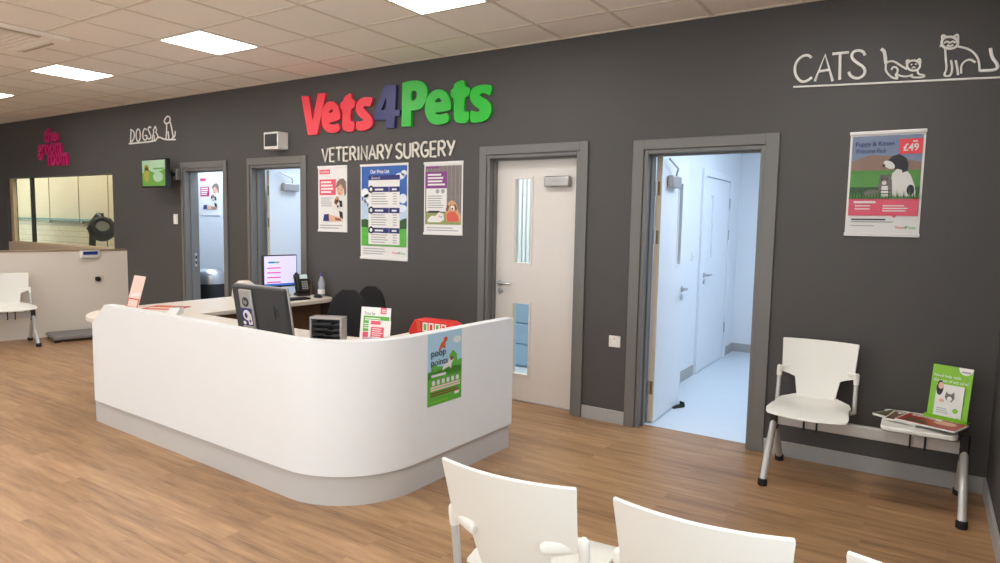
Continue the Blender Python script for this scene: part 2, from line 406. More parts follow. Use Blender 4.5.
# doors -----------------------------------------------------------------
def door_frame(root, a, b, z1, o0, o1, ztop):
    f = MB()
    for sx, (i, o) in ((0, (a, o0)), (1, (b, o1))):
        lo, hi = (o, i) if sx == 0 else (i, o)
        f.box((lo, -0.018, 0), (hi, 0.0, ztop), 'frame_grey')
    f.box((a, -0.018, z1), (b, 0.0, ztop), 'frame_grey')
    T = 0.03                                           # lining inside the wall
    f.box((a, -0.004, 0), (a+T, WT+0.02, z1), 'frame_grey'); f.box((b-T, -0.004, 0), (b, WT+0.02, z1), 'frame_grey'); f.box((a+T, -0.004, z1-T), (b-T, WT+0.02, z1), 'frame_grey')
    f.box((a+T, 0.06, 0), (a+T+0.013, 0.10, z1-T), 'frame_grey'); f.box((b-T-0.013, 0.06, 0), (b-T, 0.10, z1-T), 'frame_grey'); f.box((a+T, 0.06, z1-T-0.013), (b-T, 0.10, z1-T), 'frame_grey')
    f.build('door_frame', root, bevel=0.003, world=True)
def lever(parent, X, m='steel'):
    """lever handle, local: rose on plane y=0 facing -y, lever along +x"""
    h = MB()
    h.lathe([(0.026, 0), (0.026, 0.008), (0.011, 0.01), (0.011, 0.05)], m, n=16, X=X @ Matrix.Rotation(PI/2, 4, 'X'))
    h.tube([X @ Vector(p) for p in ((0, -0.045, 0), (0.03, -0.05, 0), (0.13, -0.046, 0.0))], [0.011, 0.011, 0.009], m, n=10)
    h.lathe([(0.024, 0), (0.024, 0.008), (0.01, 0.009)], m, n=16, X=X @ Matrix.Translation((0, 0, -0.07)) @ Matrix.Rotation(PI/2, 4, 'X'))
    h.build('handle', parent, world=True)
def leaf(root, w, h, X, panels, handle=None, both=True, edge=True, m='door_white', pane='glass'):
    """door leaf in its own frame: x 0..w from hinge, y 0..0.044 thickness (front at y=0), z from floor; X places it"""
    l = MB(); z0 = 0.008; cols = sorted({0, w} | {p[0] for p in panels} | {p[1] for p in panels})
    for a, b in zip(cols, cols[1:]):
        hol = [p for p in panels if p[0] <= a+1e-6 and p[1] >= b-1e-6]; z = z0
        for p in sorted(hol, key=lambda p: p[2]):
            l.box((a, 0, z), (b, 0.044, p[2]), m, X); z = p[3]
        l.box((a, 0, z), (b, 0.044, h), m, X)
    o = l.build('door_leaf', root, world=True, smooth=0)
    if edge:
        e = MB(); e.box((-0.001, 0.001, z0), (0.0005, 0.043, h-0.001), 'door_edge', X); e.box((w-0.0005, 0.001, z0), (w+0.001, 0.043, h-0.001), 'door_edge', X)
        e.build('edge_lipping', o, world=True, smooth=0)
    for a, b, c, d in panels:
        f = MB(); t = 0.018
        for q in (((a, c), (a+t, d)), ((b-t, c), (b, d)), ((a+t, c), (b-t, c+t)), ((a+t, d-t), (b-t, d))):
            f.box((q[0][0], -0.006, q[0][1]), (q[1][0], 0.05, q[1][1]), m, X)
        vp = f.build('vision_panel_bead', root, world=True, smooth=0)
        g = MB(); g.box((a+t-0.002, 0.019, c+t-0.002), (b-t+0.002, 0.025, d-t+0.002), pane, X); g.build('glass_pane', vp, world=True, smooth=0)
    if handle:
        hx, hz, sgn = handle
        lever(root, X @ Matrix.Translation((hx, 0, hz)) @ Matrix.Diagonal((sgn, 1, 1, 1)))
        if both: lever(root, X @ Matrix.Translation((hx, 0.044, hz)) @ Matrix.Diagonal((sgn, -1, 1, 1)))
    return o
def hinges(root, x, y, zs):
    for z in zs:
        h = MB(); h.tube([(x, y, z), (x, y, z+0.1)], 0.009, 'steel', 8); h.box((x-0.004, y, z), (x+0.028, y+0.03, z+0.1), 'brass'); h.build('hinge', root, world=True)

R = thing('door_1', None, None, (-4.375, 0, 0), kind='structure'); door_frame(R, -4.77, -3.98, 2.06, -4.805, -3.92, 2.13)
s = MB(); s.box((-4.74, 0.105, 0.90), (-4.737, 0.13, 1.06), 'steel'); s.box((-4.737, 0.11, 0.93), (-4.73, 0.125, 0.965), 'plastic_black'); s.box((-4.737, 0.11, 0.99), (-4.73, 0.125, 1.03), 'plastic_black'); s.build('strike_plate', R, world=True, smooth=0)
R = thing('door_2', None, None, (-3.1, 0, 0), kind='structure'); door_frame(R, -3.525, -2.69, 2.06, -3.56, -2.62, 2.135)
X2 = Matrix.Translation((-3.443, WT+0.035, 0)) @ Matrix.Rotation(math.radians(90), 4, 'Z')   # local x -> +y, front(-y) -> +x
leaf(R, 0.78, 2.02, X2, [(0.60, 0.70, 1.15, 1.85)], handle=(0.72, 1.0, -1), m='room_white'); hinges(R, -3.475, WT+0.03, (0.25, 1.4, 1.75))
def closer(root, X, arm=True):
    c = MB(); c.box((-0.11, -0.05, -0.045), (0.11, -0.002, 0.045), 'silver', X); o = c.build('door_closer', root, bevel=0.012, seg=3, world=True)
    if arm:
        a = MB(); a.tube([X @ Vector(p) for p in ((0.02, -0.03, 0.045), (0.0, -0.05, 0.10), (-0.16, -0.03, 0.16))], 0.007, 'silver', 8); a.build('closer_arm', o, world=True)
closer(R, X2 @ Matrix.Translation((0.27, 0, 1.85)))
R = thing('door_3', None, None, (0, 0, 0), kind='structure'); door_frame(R, -0.426, 0.428, 2.05, -0.494, 0.498, 2.12)
X3 = Matrix.Translation((-0.392, 0.104, 0))
leaf(R, 0.785, 2.012, X3, [(0.165, 0.355, 1.15, 1.875), (0.345-0.18, 0.36-0.005, 0.215, 0.845)], handle=(0.055, 0.99, 1), both=False)
c = MB(); c.box((0.085, 0.048, 1.785), (0.31, 0.103, 1.872), 'silver'); o = c.build('door_closer', R, bevel=0.014, seg=3)
c = MB(); c.rect = None; sh = Sheet((0.165, 0.0475, 1.845), (0.06, 0, 0), (0, 0, -0.02), (0, -1, 0), 0.0005); sh.rect(0, 0, 1, 1, 'ink_grey', 0); sh.build('closer_badge', o, world=True, smooth=0)
o.matrix_parent_inverse = Matrix.Identity(4)
R = thing('door_4', None, None, (1.35, 0, 0), kind='structure'); door_frame(R, 0.935, 1.76, 2.035, 0.855, 1.845, 2.105)
X4 = Matrix.Translation((1.012, WT+0.03, 0)) @ Matrix.Rotation(math.radians(91.5), 4, 'Z')
leaf(R, 0.68, 2.0, X4, [(0.42, 0.545, 1.17, 1.85)], handle=(0.615, 0.98, -1), m='room_white'); hinges(R, 0.972, WT+0.028, (0.22, 1.36, 1.72))
closer(R, X4 @ Matrix.Translation((0.22, 0, 1.83)))
# far door in the corridor's left wall (facing +x)
R = thing('door_5', None, None, (0.76, 2.65, 0), kind='structure')
f = MB()
for a, b, c0, d in ((2.05, 2.13, 0, 2.07), (3.10, 3.18, 0, 2.07), (2.13, 3.10, 2.0, 2.07)): f.box((0.76, a, c0), (0.785, b, d), 'room_white')
f.build('door_frame', R, bevel=0.003, world=True)
X5 = Matrix.Translation((0.775, 2.135, 0)) @ Matrix.Rotation(PI/2, 4, 'Z')
leaf(R, 0.96, 1.985, X5, [(0.18, 0.32, 1.15, 1.83)], handle=(0.07, 1.0, 1), both=False, m='room_white', pane='pane_dark')
for z in (0.3, 1.35, 1.7):
    h = MB(); h.tube([(0.783, 3.095, z), (0.783, 3.095, z+0.11)], 0.008, 'steel', 8); h.build('hinge', R, world=True)
# groom room glazing: window_1
R = thing('window_1', None, None, (-7.9, 0.07, 1.05), kind='structure')
f = MB(); f.box((-9.6, 0.05, 1.05), (-9.50, 0.10, 2.043), 'tan_wall'); f.box((-8.90, 0.05, 1.05), (-8.83, 0.09, 2.043), 'plastic_dark'); f.box((-9.5, 0.04, 1.05), (-6.38, 0.10, 1.065), 'tan_wall')
fo = f.build('window_frame', R, bevel=0.003, world=True)
g = MB(); g.box((-8.83, 0.066, 1.06), (-6.382, 0.074, 2.042), 'glass'); g.build('glass_pane', R, world=True, smooth=0)
g = MB(); g.box((-9.5, 0.066, 1.06), (-8.90, 0.074, 2.042), 'glass'); g.build('glass_pane', R, world=True, smooth=0)

# partition of the grooming desk, square to the wall
PA, PB = Vector((-6.07, -0.001, 0)), Vector((-6.62, -2.4, 0)); pd = (PB-PA).normalized(); pn = Vector((-pd.y, pd.x, 0)) * (1 if (-pd.y) > 0 else -1)
pt = MB()
q = [PA, PB, PB-pn*0.06, PA-pn*0.06]
pt.prism([(p.x, p.y) for p in q], 0, 1.04, 'laminate_cream'); o = struct('partition_groom', pt, smooth=0)
tp = MB(); q = [PA+pn*0.008, PB+pn*0.008, PB-pn*0.10, PA-pn*0.10]; tp.prism([(p.x, p.y) for p in q], 1.04, 1.062, 'trim_brown'); struct('partition_cap', tp, parent=o, bevel=0.003)

# ================================================================== CEILING THINGS
def ceiling_light(i, j, label):
    xc, yc = -0.317-(i-0.5)*TX, -0.427-(j+0.5)*TY
    t = thing('ceiling_light', label, 'ceiling light', (xc, yc, H), group='square light panels in the ceiling grid')
    a, b = TX/2-0.012, TY/2-0.012
    f = MB(); w_ = 0.012
    for p, q in (((-a, -b), (a, -b+w_)), ((-a, b-w_), (a, b)), ((-a, -b+w_), (-a+w_, b-w_)), ((a-w_, -b+w_), (a, b-w_))): f.box((p[0], p[1], -0.006), (q[0], q[1], 0.004), 'light_off')
    f.build('frame', t, smooth=0)
    d = MB(); d.box((-a+w_, -b+w_, -0.004), (a-w_, b-w_, 0.003), 'lamp'); d.build('diffuser', t, smooth=0)
ceiling_light(0, 1, 'square ceiling light panel cut by the top edge of the photo, right of the letters')
ceiling_light(4, 1, 'square ceiling light panel left of the big red letters, largest wholly in view')
ceiling_light(8, 1, 'square ceiling light panel above the line-drawn dogs sign, second from the far left')
ceiling_light(12, 1, 'square ceiling light panel farthest away, cut by the left edge of the photo')
for i, j in ((-4, 1), (-4, 5), (-4, 9), (0, 5), (4, 5), (8, 5), (12, 5), (0, 9), (4, 9), (8, 9), (12, 9)):
    ceiling_light(i, j, 'square ceiling light panel further back in the shop')
t = thing('air_conditioner', 'square ceiling cassette air conditioner with slatted grille', 'air conditioner', (-3.62, -2.38, H))
a = MB(); a.box((-0.47, -0.47, -0.03), (0.47, -0.34, 0.0), 'tile_ceiling'); a.box((-0.47, 0.34, -0.03), (0.47, 0.47, 0), 'tile_ceiling'); a.box((-0.47, -0.34, -0.03), (-0.34, 0.34, 0), 'tile_ceiling'); a.box((0.34, -0.34, -0.03), (0.47, 0.34, 0), 'tile_ceiling')
a.build('panel', t, bevel=0.01)
g = MB(); g.box((-0.34, -0.34, -0.02), (0.34, 0.34, -0.0), 'ceiling_rail')
for k in range(14): g.box((-0.32, -0.32+k*0.048, -0.027), (0.32, -0.285+k*0.048, -0.018), 'tile_ceiling')
g.build('grille', t, smooth=0)
for rz in range(4):
    v = MB(); v.box((-0.27, 0.385, -0.034), (0.27, 0.43, -0.0295), 'seam', Matrix.Rotation(rz*PI/2, 4, 'Z')); v.box((-0.27, 0.37, -0.04), (0.27, 0.395, -0.0295), 'ceiling_rail', Matrix.Rotation(rz*PI/2, 4, 'Z'))
    v.build('air_outlet', t, bevel=0.003)

# ================================================================== WALL LETTERING
def wf(u, v, d=0.03):
    p = at(u, v, 1, -d); return (p.x, p.z)
def c2(x, y): return wf(300+x/8.66, 75+y/8.66)
def c3(x, y): return wf(395+x/8.657, 70+y/8.657)
def lets(name, f, loops, m, root, sm):
    ls = []
    for k, lp in enumerate(loops):
        p = [f(*q) for q in lp]; ls.append(chaikin(p, sm) if sm else p)
    solid_letter(name, ls, m, root)
SG = thing('shop_sign', 'big raised shop name in red, navy and green letters over the posters', 'sign', (-1.5, 0, 2.48))
lets('letter', c2, [[(10,182),(75,182),(108,395),(155,160),(222,155),(150,515),(68,520)]], 'red', SG, 0)
E1 = [[(348,340),(350,388),(245,412),(262,430),(300,430),(338,416),(345,482),(300,502),(240,500),(196,455),(182,380),(190,310),(215,250),(262,222),(312,240),(340,290)], [(243,333),(262,300),(280,293),(288,318)]]
lets('letter', c2, E1, 'red', SG, 2)
lets('letter', c2, [[(348,240),(375,225),(380,190),(445,148),(445,208),(478,215),(474,282),(440,292),(436,385),(447,407),(470,395),(470,482),(420,494),(382,482),(365,450),(368,295),(350,298)]], 'red', SG, 1)
lets('letter', c2, [[(615,192),(630,200),(606,278),(575,263),(548,275),(545,288),(610,345),(632,395),(622,440),(585,472),(530,484),(482,474),(486,396),(515,404),(545,394),(550,386),(520,365),(490,330),(480,290),(490,240),(520,205),(560,190)]], 'red', SG, 1)
lets('letter', c2, [[(735,90),(832,84),(824,300),(864,300),(864,350),(820,355),(815,456),(742,460),(745,387),(640,388),(642,340)], [(745,195),(745,300),(702,303)]], 'navy', SG, 0)
lets('letter', c3, [[(65,110),(65,112),(130,92),(210,90),(264,118),(284,190),(268,272),(228,332),(180,348),(137,352),(138,352),(138,487),(137,487),(56,490),(55,490)], [(140,180),(175,178),(190,195),(186,242),(165,264),(138,268)]], 'green', SG, 1)
E2 = [[(484,310),(482,352),(345,368),(352,382),(400,388),(458,366),(470,442),(420,467),(350,477),(298,452),(263,390),(256,320),(274,240),(320,183),(385,163),(442,183),(478,250)], [(342,282),(354,252),(382,242),(404,262),(402,279)]]
lets('letter', c3, E2, 'green', SG, 2)
lets('letter', c3, [[(480,175),(508,160),(512,115),(600,78),(600,145),(650,150),(642,222),(602,232),(597,350),(607,364),(642,355),(634,452),(580,464),(528,452),(507,415),(512,240),(483,240)]], 'green', SG, 1)
lets('letter', c3, [[(775,125),(825,130),(842,145),(821,226),(790,205),(760,198),(733,210),(738,227),(802,260),(836,310),(832,372),(800,427),(740,452),(690,458),(648,448),(650,346),(690,360),(722,362),(737,350),(725,335),(680,305),(650,255),(646,210),(663,165),(710,135)]], 'green', SG, 1)

def arc(cx, cy, rx, ry, a0, a1, n=12):
    return [(cx+rx*math.cos(math.radians(a0+(a1-a0)*i/n)), cy+ry*math.sin(math.radians(a0+(a1-a0)*i/n))) for i in range(n+1)]
Gl = {
 'V': [[(0,1),(.5,0),(1,1)]], 'E': [[(.95,1),(0.05,1),(.05,0),(.95,0)], [(.05,.52),(.8,.52)]], 'T': [[(0,1),(1,1)], [(.5,1),(.5,0)]],
 'R': [[(.05,0),(.05,1),(.5,1)]+arc(.5,.75,.42,.25,90,-90,8)+[(.05,.5)], [(.45,.5),(1,0)]], 'I': [[(.5,0),(.5,1)]],
 'N': [[(.05,0),(.05,1),(.95,0),(.95,1)]], 'A': [[(0,0),(.5,1),(1,0)], [(.18,.35),(.82,.35)]], 'Y': [[(0,1),(.5,.45)], [(1,1),(.35,0)]],
 'S': [arc(.5,.76,.42,.24,30,180,8)+[(.12,.65),(.85,.38)]+arc(.5,.25,.45,.25,20,-160,9)],
 'U': [[(.05,1),(.05,.35)]+arc(.5,.3,.45,.3,180,360,10)+[(.95,1)]], 'G': [arc(.55,.5,.52,.5,55,315,16)+[(.95,.42),(.55,.42)]],
 'C': [arc(.62,.5,.6,.5,60,300,16)], 'D': [[(.05,0),(.05,1)]+arc(.05,.5,.92,.5,90,-90,12)], 'O': [arc(.5,.5,.5,.5,0,360,20)]}
def stroke(mb, pts, r, m, y=-0.006, d=0.006):
    pts = [(p[0], y, p[1]) for p in pts]
    mb.tube(pts, r, m, n=8, flat=d)
def glyph(mb, ch, x0, z0, x1, z1, r, m, slope=0, y=-0.006, d=0.006):
    for st in Gl[ch]:
        stroke(mb, [(x0+a*(x1-x0), z0+slope*a+b*(z1-z0)) for a, b in st], r, m, y, d)
VS = thing('wall_lettering', 'cream hand-drawn capital lettering under the big shop name', 'lettering', (-1.57, 0, 2.12))
widths = dict(I=.35, E=.85, T=.95, R=.95, V=1.05, Y=1.0, S=.95, U=1.0, G=1.05, N=1.0, A=1.05)
def word(s, xa, xb, za, zb, r, m, root, gap=.28):
    tot = sum(widths[c] for c in s)+gap*(len(s)-1); k = (xb-xa)/tot; x = xa
    for c in s:
        mb = MB(); glyph(mb, c, x, za+random.uniform(-.003, .003), x+widths[c]*k, zb, r, m, y=-0.009, d=0.009); mb.build('letter', root, world=True); x += (widths[c]+gap)*k
word('VETERINARY', -2.385, -1.472, 2.062, 2.188, 0.0115, 'sign_cream', VS); word('SURGERY', -1.422, -0.758, 2.062, 2.188, 0.0115, 'sign_cream', VS)

def tracer(mb, pts, f, r, m, k=2, y=-0.006, d=0.006): stroke(mb, chaikin_open([f(*p) for p in pts], k), r, m, y, d)
CT = thing('wall_lettering', 'thin white lettering and two line-drawn cats on an underline, right end of wall', 'lettering', (2.4, 0, 2.38))
fc = lambda x, y: wl(785+x/10, 40+y/10)
for i, st in enumerate(([[(265,180),(240,155),(190,155),(140,190),(108,240),(98,300),(110,360),(150,410),(190,422),(235,405),(272,375)]],
           [[(300,415),(403,148),(478,412)], [(335,318),(440,300)]], [[(475,142),(640,125)], [(553,138),(548,398)]],
           [[(800,155),(785,118),(740,105),(690,115),(668,150),(675,190),(720,230),(780,265),(805,310),(790,355),(740,388),(680,380),(645,345),(640,320)]])):
    mb = MB()
    for s_ in st: tracer(mb, s_, fc, 0.008, 'sign_grey', 2 if i in (0, 3) else 0)
    mb.build('letter', CT, world=True)
mb = MB(); tracer(mb, [(793.5,87.2),(1001,77.5)], wl, 0.006, 'sign_grey', 0); mb.build('underline', CT, world=True)
fk = lambda x, y: wl(860+x/7.036, 20+y/7.036)
def ring(cx, cy, rx, ry, n=18): return [(cx+rx*math.cos(2*PI*i/n), cy+ry*math.sin(2*PI*i/n)) for i in range(n+1)]
mb = MB()
tracer(mb, [(150,205),(172,222),(178,260),(183,308)], fk, 0.009, 'sign_grey')
for p in ([(183,312),(198,294),(238,290),(290,325),(330,348)], [(183,305),(180,355),(200,385),(235,412),(268,414)], [(222,352),(232,330),(260,335),(268,365),(248,388),(265,408)], [(262,385),(300,400),(345,397),(372,385)],
          [(404,352),(410,385),(455,388),(450,405),(370,407),(358,392)], [(330,310),(328,280),(355,293)], [(398,290),(424,270),(426,308)]): tracer(mb, p, fk, 0.0055, 'sign_grey')
tracer(mb, ring(377, 322, 46, 36), fk, 0.006, 'sign_grey', 0)
for p in ([(358,318),(368,312)], [(388,310),(398,314)], [(366,340),(376,332),(390,338)]): tracer(mb, p, fk, 0.004, 'sign_grey', 0)
mb.build('kitten_drawing', CT, world=True)
mb = MB()
tracer(mb, ring(632, 162, 58, 42), fk, 0.007, 'sign_grey', 0)
tracer(mb, [(918,200),(928,265),(962,305),(972,335),(945,356),(842,358)], fk, 0.0085, 'sign_grey')
for p in ([(580,150),(576,102),(612,124)], [(656,122),(690,97),(690,150)], [(560,186),(582,182)], [(688,188),(760,202),(812,238),(838,290),(842,360)], [(600,205),(604,270),(612,350),(592,384),(600,397),(630,395)],
          [(640,285),(650,330),(646,375),(628,398)], [(674,285),(685,340),(690,388)], [(712,378),(712,322),(735,292),(775,277),(812,300)], [(592,165),(612,150),(632,165),(652,150),(672,162)], [(612,178),(632,188),(656,176)]): tracer(mb, p, fk, 0.0058, 'sign_grey')
mb.build('cat_drawing', CT, world=True)
DG = thing('wall_lettering', 'small white lettering and two line-drawn dogs above the wall screen', 'lettering', (-5.4, 0, 2.45))
fd = lambda x, y: wl(110+x/7.04, 110+y/7.04)
for st in ([[(148,225),(152,135)], [(148,138),(172,150),(176,190),(160,222),(145,226)]], [ring(202,178,15,44)], [[(262,140),(246,128),(234,160),(236,205),(252,214),(264,200),(264,180),(250,180)]], [[(292,125),(280,116),(270,135),(282,160),(293,185),(284,206),(270,200)]]):
    mb = MB()
    for s_ in st: tracer(mb, s_, fd, 0.0095, 'sign_grey', 1)
    mb.build('letter', DG, world=True)
mb = MB(); tracer(mb, [(138,238),(320,220),(330,205),(345,188),(390,210),(465,208)], fd, 0.0095, 'sign_grey', 1); mb.build('underline', DG, world=True)
mb = MB()
for p in ([(300,215),(304,180),(312,158),(308,142),(316,128),(322,112),(328,132),(333,142),(325,156)], [(325,156),(336,172),(342,190)], [(314,178),(316,214)]): tracer(mb, p, fd, 0.009, 'sign_grey', 1)
mb.build('puppy_drawing', DG, world=True)
mb = MB()
for p in ([(385,78),(395,55),(410,42),(428,55),(424,88),(395,98),(385,82)], [(402,95),(402,150),(398,205)], [(428,88),(440,140),(448,190)], [(412,150),(418,205)], [(440,200),(460,188),(463,148)]): tracer(mb, p, fd, 0.0095, 'sign_grey', 1)
mb.build('dog_drawing', DG, world=True)
GS = thing('shop_sign', 'raised magenta three-word sign over the grooming room window', 'sign', (-8.0, 0, 2.4))
fg_ = lambda x, y: wf(20+x/8.04, 110+y/8.04)
for wd, (xa, ya, xb, yb) in (('the', (190, 145, 295, 258)), ('groom', (142, 268, 328, 398)), ('room', (222, 345, 378, 448))):
    p, q = fg_(xa, (ya+yb)/2), fg_(xb, (ya+yb)/2); zt, zb = fg_((xa+xb)/2, ya)[1], fg_((xa+xb)/2, yb)[1]
    mb = MB(); solid_text(mb, wd, p[0], zb, q[0], zt, -0.001, -0.03, 'magenta', 0.022); mb.build('word', GS, world=True, smooth=0)

# ================================================================== POSTERS ON THE WALL
def poster(x0, x1, z0, z1, label, rails=True, group='posters on the grey wall', y=-0.004, name='poster'):
    t = thing(name, label, 'poster', ((x0+x1)/2, y, z0), group=group)
    s = Sheet((x0, y, z1), (x1-x0, 0, 0), (0, 0, z0-z1), (0, -1, 0), 0.0035)
    if rails:
        for z in (z0-0.004, z1-0.018):
            r = MB(); r.box((x0-0.004, y-0.008, z), (x1+0.004, y+0.004, z+0.022), 'paper'); r.build('clip_rail', t, bevel=0.003, world=True)
    return t, s
def woman_dog(s, l=2):          # a person hugging a small dog, printed
    s.poly([(.56,.5),(.66,.46),(.98,.44),(.98,.8),(.6,.84),(.5,.7)], 'fur_white', l)
    s.poly([(.62,.34),(.66,.25),(.76,.2),(.88,.19),(.97,.24),(.98,.42),(.92,.46),(.9,.36),(.8,.28),(.68,.32)], 'hair_print', l+2)
    s.ell(.77,.365,.115,.085,'skin_print',l+1, rot=.3); s.ell(.71,.35,.014,.008,'ink',l+3); s.ell(.81,.365,.014,.008,'ink',l+3); s.ell(.74,.415,.04,.012,'paper_pink',l+3)
    s.poly([(.6,.5),(.66,.46),(.74,.48),(.72,.56),(.62,.56)], 'fur_tan', l+4); s.ell(.7,.58,.12,.075,'fur_white',l+4); s.poly([(.58,.56),(.6,.5),(.67,.52),(.66,.6)], 'brown_print', l+5); s.poly([(.74,.52),(.84,.53),(.86,.62),(.77,.62)], 'fur_black', l+5)
    s.ell(.7,.615,.03,.016,'ink',l+6); s.ell(.65,.57,.014,.009,'ink',l+6); s.ell(.76,.575,.014,.009,'paper',l+6); s.poly([(.56,.66),(.7,.64),(.82,.68),(.86,.8),(.58,.82)], 'fur_white', l+4); s.poly([(.74,.68),(.86,.7),(.88,.8),(.78,.8)], 'fur_black', l+5)
    s.poly([(.22,.74),(.4,.73),(.42,.84),(.18,.84)], 'ink_navy', l+5); s.poly([(.38,.74),(.6,.76),(.84,.79),(.86,.84),(.4,.84)], 'skin_print', l+6); s.poly([(.6,.79),(.8,.8),(.8,.83),(.62,.82)], 'brown_print', l+7)
t, s = poster(-2.452, -2.05, 1.378, 2.016, 'white poster with pink text box and person holding a dog, left of three posters'); s.board('paper')
s.rect(.05,.05,.42,.12,'paper_pink'); s.text('Vets4Pets',.08,.065,.39,.105,'paper',3); s.rect(.05,.2,.62,.44,'paper_pink'); s.lines(.1,.23,.58,4,.05,.028,'paper',2); s.lines(.1,.48,.5,5,.03,.012,'ink_grey'); s.lines(.06,.9,.9,2,.04,.012,'ink_grey'); woman_dog(s)
s.build('printed_sheet', t, world=True, smooth=0)
t, s = poster(-1.868, -1.28, 1.132, 2.014, 'tall blue-sky and grass price list poster, middle of three posters'); s.board('paper')
s.rect(.02,.02,.98,.66,'sky_print'); s.rect(.02,.44,.98,.62,'cloud_print',2)
for cu, cv, ru, rv in ((.1,.3,.09,.05),(.16,.36,.1,.05),(.08,.42,.07,.05),(.84,.13,.1,.035),(.92,.1,.06,.03),(.76,.16,.06,.02),(.9,.36,.08,.05),(.86,.46,.12,.04),(.14,.5,.12,.03)): s.ell(cu,cv,ru,rv,'cloud_white' if cu > .8 or cv < .38 else 'cloud_print',3)
s.rect(.02,.6,.98,.86,'grass_bright',4); s.poly([(.02,.58),(.12,.575),(.2,.59),(.84,.59),(.9,.57),(.98,.56),(.98,.67),(.6,.68),(.02,.66)],'grass_dark',5); s.text('Our Price List',.22,.055,.62,.095,'paper',5,0.02)
s.rect(.18,.2,.84,.84,'paper',6); s.rect(.18,.115,.84,.165,'ink_navy',5); s.text('General',.24,.128,.42,.155,'paper',6); s.rect(.18,.165,.84,.21,'paper',5)
for v in (.235, .455, .665):
    s.rect(.18,v,.84,v+.055,'ink_navy',7); s.ell(.24,v+.025,.055,.04,'ink',8); s.ell(.24,v+.025,.028,.02,'paper',9); s.lines(.32,v+.02,.5,1,.1,.018,'paper',8,0); s.rect(.62,v,.625,v+.055,'paper',8); s.lines(.68,v+.02,.78,1,.1,.018,'paper',8,0)
    s.lines(.24,v+.07,.6,5,.026,.009,'ink_grey',7); s.lines(.7,v+.07,.78,5,.026,.009,'ink_grey',7,0)
s.lines(.06,.885,.6,3,.026,.008,'ink_grey'); s.text('Vets',.68,.91,.8,.935,'red',2); s.text('4',.8,.91,.83,.935,'navy',2); s.text('Pets',.83,.91,.95,.935,'green',2)
s.build('printed_sheet', t, world=True, smooth=0)
t, s = poster(-1.092, -0.67, 1.382, 2.01, 'grey fence poster with purple box and two lying dogs, right of three posters'); s.board('paper')
s.rect(.03,.05,.97,.78,'wood_print'); s.rect(.06,.06,.4,.085,'purple',2); s.rect(.03,.7,.97,.86,'field_print',2); s.rect(.03,.13,.6,.36,'purple',3); s.lines(.1,.16,.56,4,.045,.024,'paper',4)
s.rect(.06,.36,.6,.68,'paper',3); s.ell(.36,.4,.05,.03,'ink_grey',4); s.ell(.5,.4,.05,.03,'ink_grey',4); s.lines(.1,.46,.56,6,.032,.012,'ink_grey',4); s.rect(.12,.67,.42,.7,'ink',4)
s.poly([(.58,.7),(.62,.58),(.72,.52),(.84,.56),(.9,.66),(.98,.76),(.95,.82),(.6,.82)],'fur_tan',5); s.ell(.74,.6,.11,.07,'fur_tan',6); s.ell(.76,.63,.05,.03,'fur_white',7); s.poly([(.6,.72),(.68,.68),(.82,.68),(.9,.74),(.92,.81),(.62,.82)],'coral',6); s.poly([(.62,.58),(.58,.66),(.64,.68),(.68,.6)],'brown_print',7); s.poly([(.82,.57),(.88,.64),(.84,.68),(.8,.6)],'brown_print',7); s.ell(.71,.59,.014,.008,'ink',8); s.ell(.79,.59,.014,.008,'ink',8); s.ell(.755,.64,.025,.013,'ink',8);
for k in range(9): s.rect(.08+k*.105,.05,.086+k*.105,.7,'ink_grey',2)
s.poly([(.4,.71),(.37,.76),(.41,.78),(.44,.73)],'pink_card',7); s.ell(.43,.745,.012,.008,'ink',7); s.poly([(.1,.8),(.2,.74),(.32,.74),(.4,.69),(.52,.71),(.54,.79),(.44,.83),(.12,.83)],'fur_white',5); s.ell(.44,.75,.07,.04,'fur_white',6); s.ell(.47,.755,.015,.01,'ink',7); s.lines(.08,.9,.9,2,.035,.012,'ink_grey')
s.build('printed_sheet', t, world=True, smooth=0)
t, s = poster(2.248, 2.635, 1.46, 2.08, 'glossy red-banded poster of a puppy and kitten on grass, right part of wall'); s.board('paper')
s.rect(.03,.04,.97,.32,'dusk_print'); s.poly([(.03,.28),(.3,.22),(.6,.24),(.97,.3),(.97,.4),(.03,.4)],'hill_print',2); s.rect(.03,.37,.97,.64,'grass_print',3); s.rect(.03,.53,.97,.64,'grass_dark',4)
s.text('Puppy & Kitten',.08,.095,.6,.15,'ink_navy',5,0.012); s.text('Welcome Pack',.08,.16,.5,.205,'ink_navy',5)
s.poly([(.67,.08),(.97,.08),(.97,.22),(.7,.22),(.67,.2)],'paper_pink',5); s.rect(.67,.08,.97,.22,'red',6); s.text('£49',.72,.125,.92,.195,'paper',7,0.02); s.lines(.84,.1,.9,1,.1,.012,'paper',7,0)
s.poly([(.58,.5),(.6,.4),(.66,.36),(.76,.36),(.84,.42),(.9,.52),(.93,.62),(.88,.645),(.6,.645)],'fur_white',6); s.poly([(.52,.35),(.5,.3),(.58,.24),(.68,.22),(.77,.26),(.8,.33),(.76,.38),(.66,.36),(.58,.36)],'fur_black',7); s.ell(.55,.32,.08,.035,'fur_white',8,rot=.3); s.ell(.48,.325,.02,.014,'ink',9); s.poly([(.7,.3),(.8,.29),(.8,.38),(.73,.4)],'fur_black',8); s.ell(.85,.56,.05,.05,'fur_black',8)
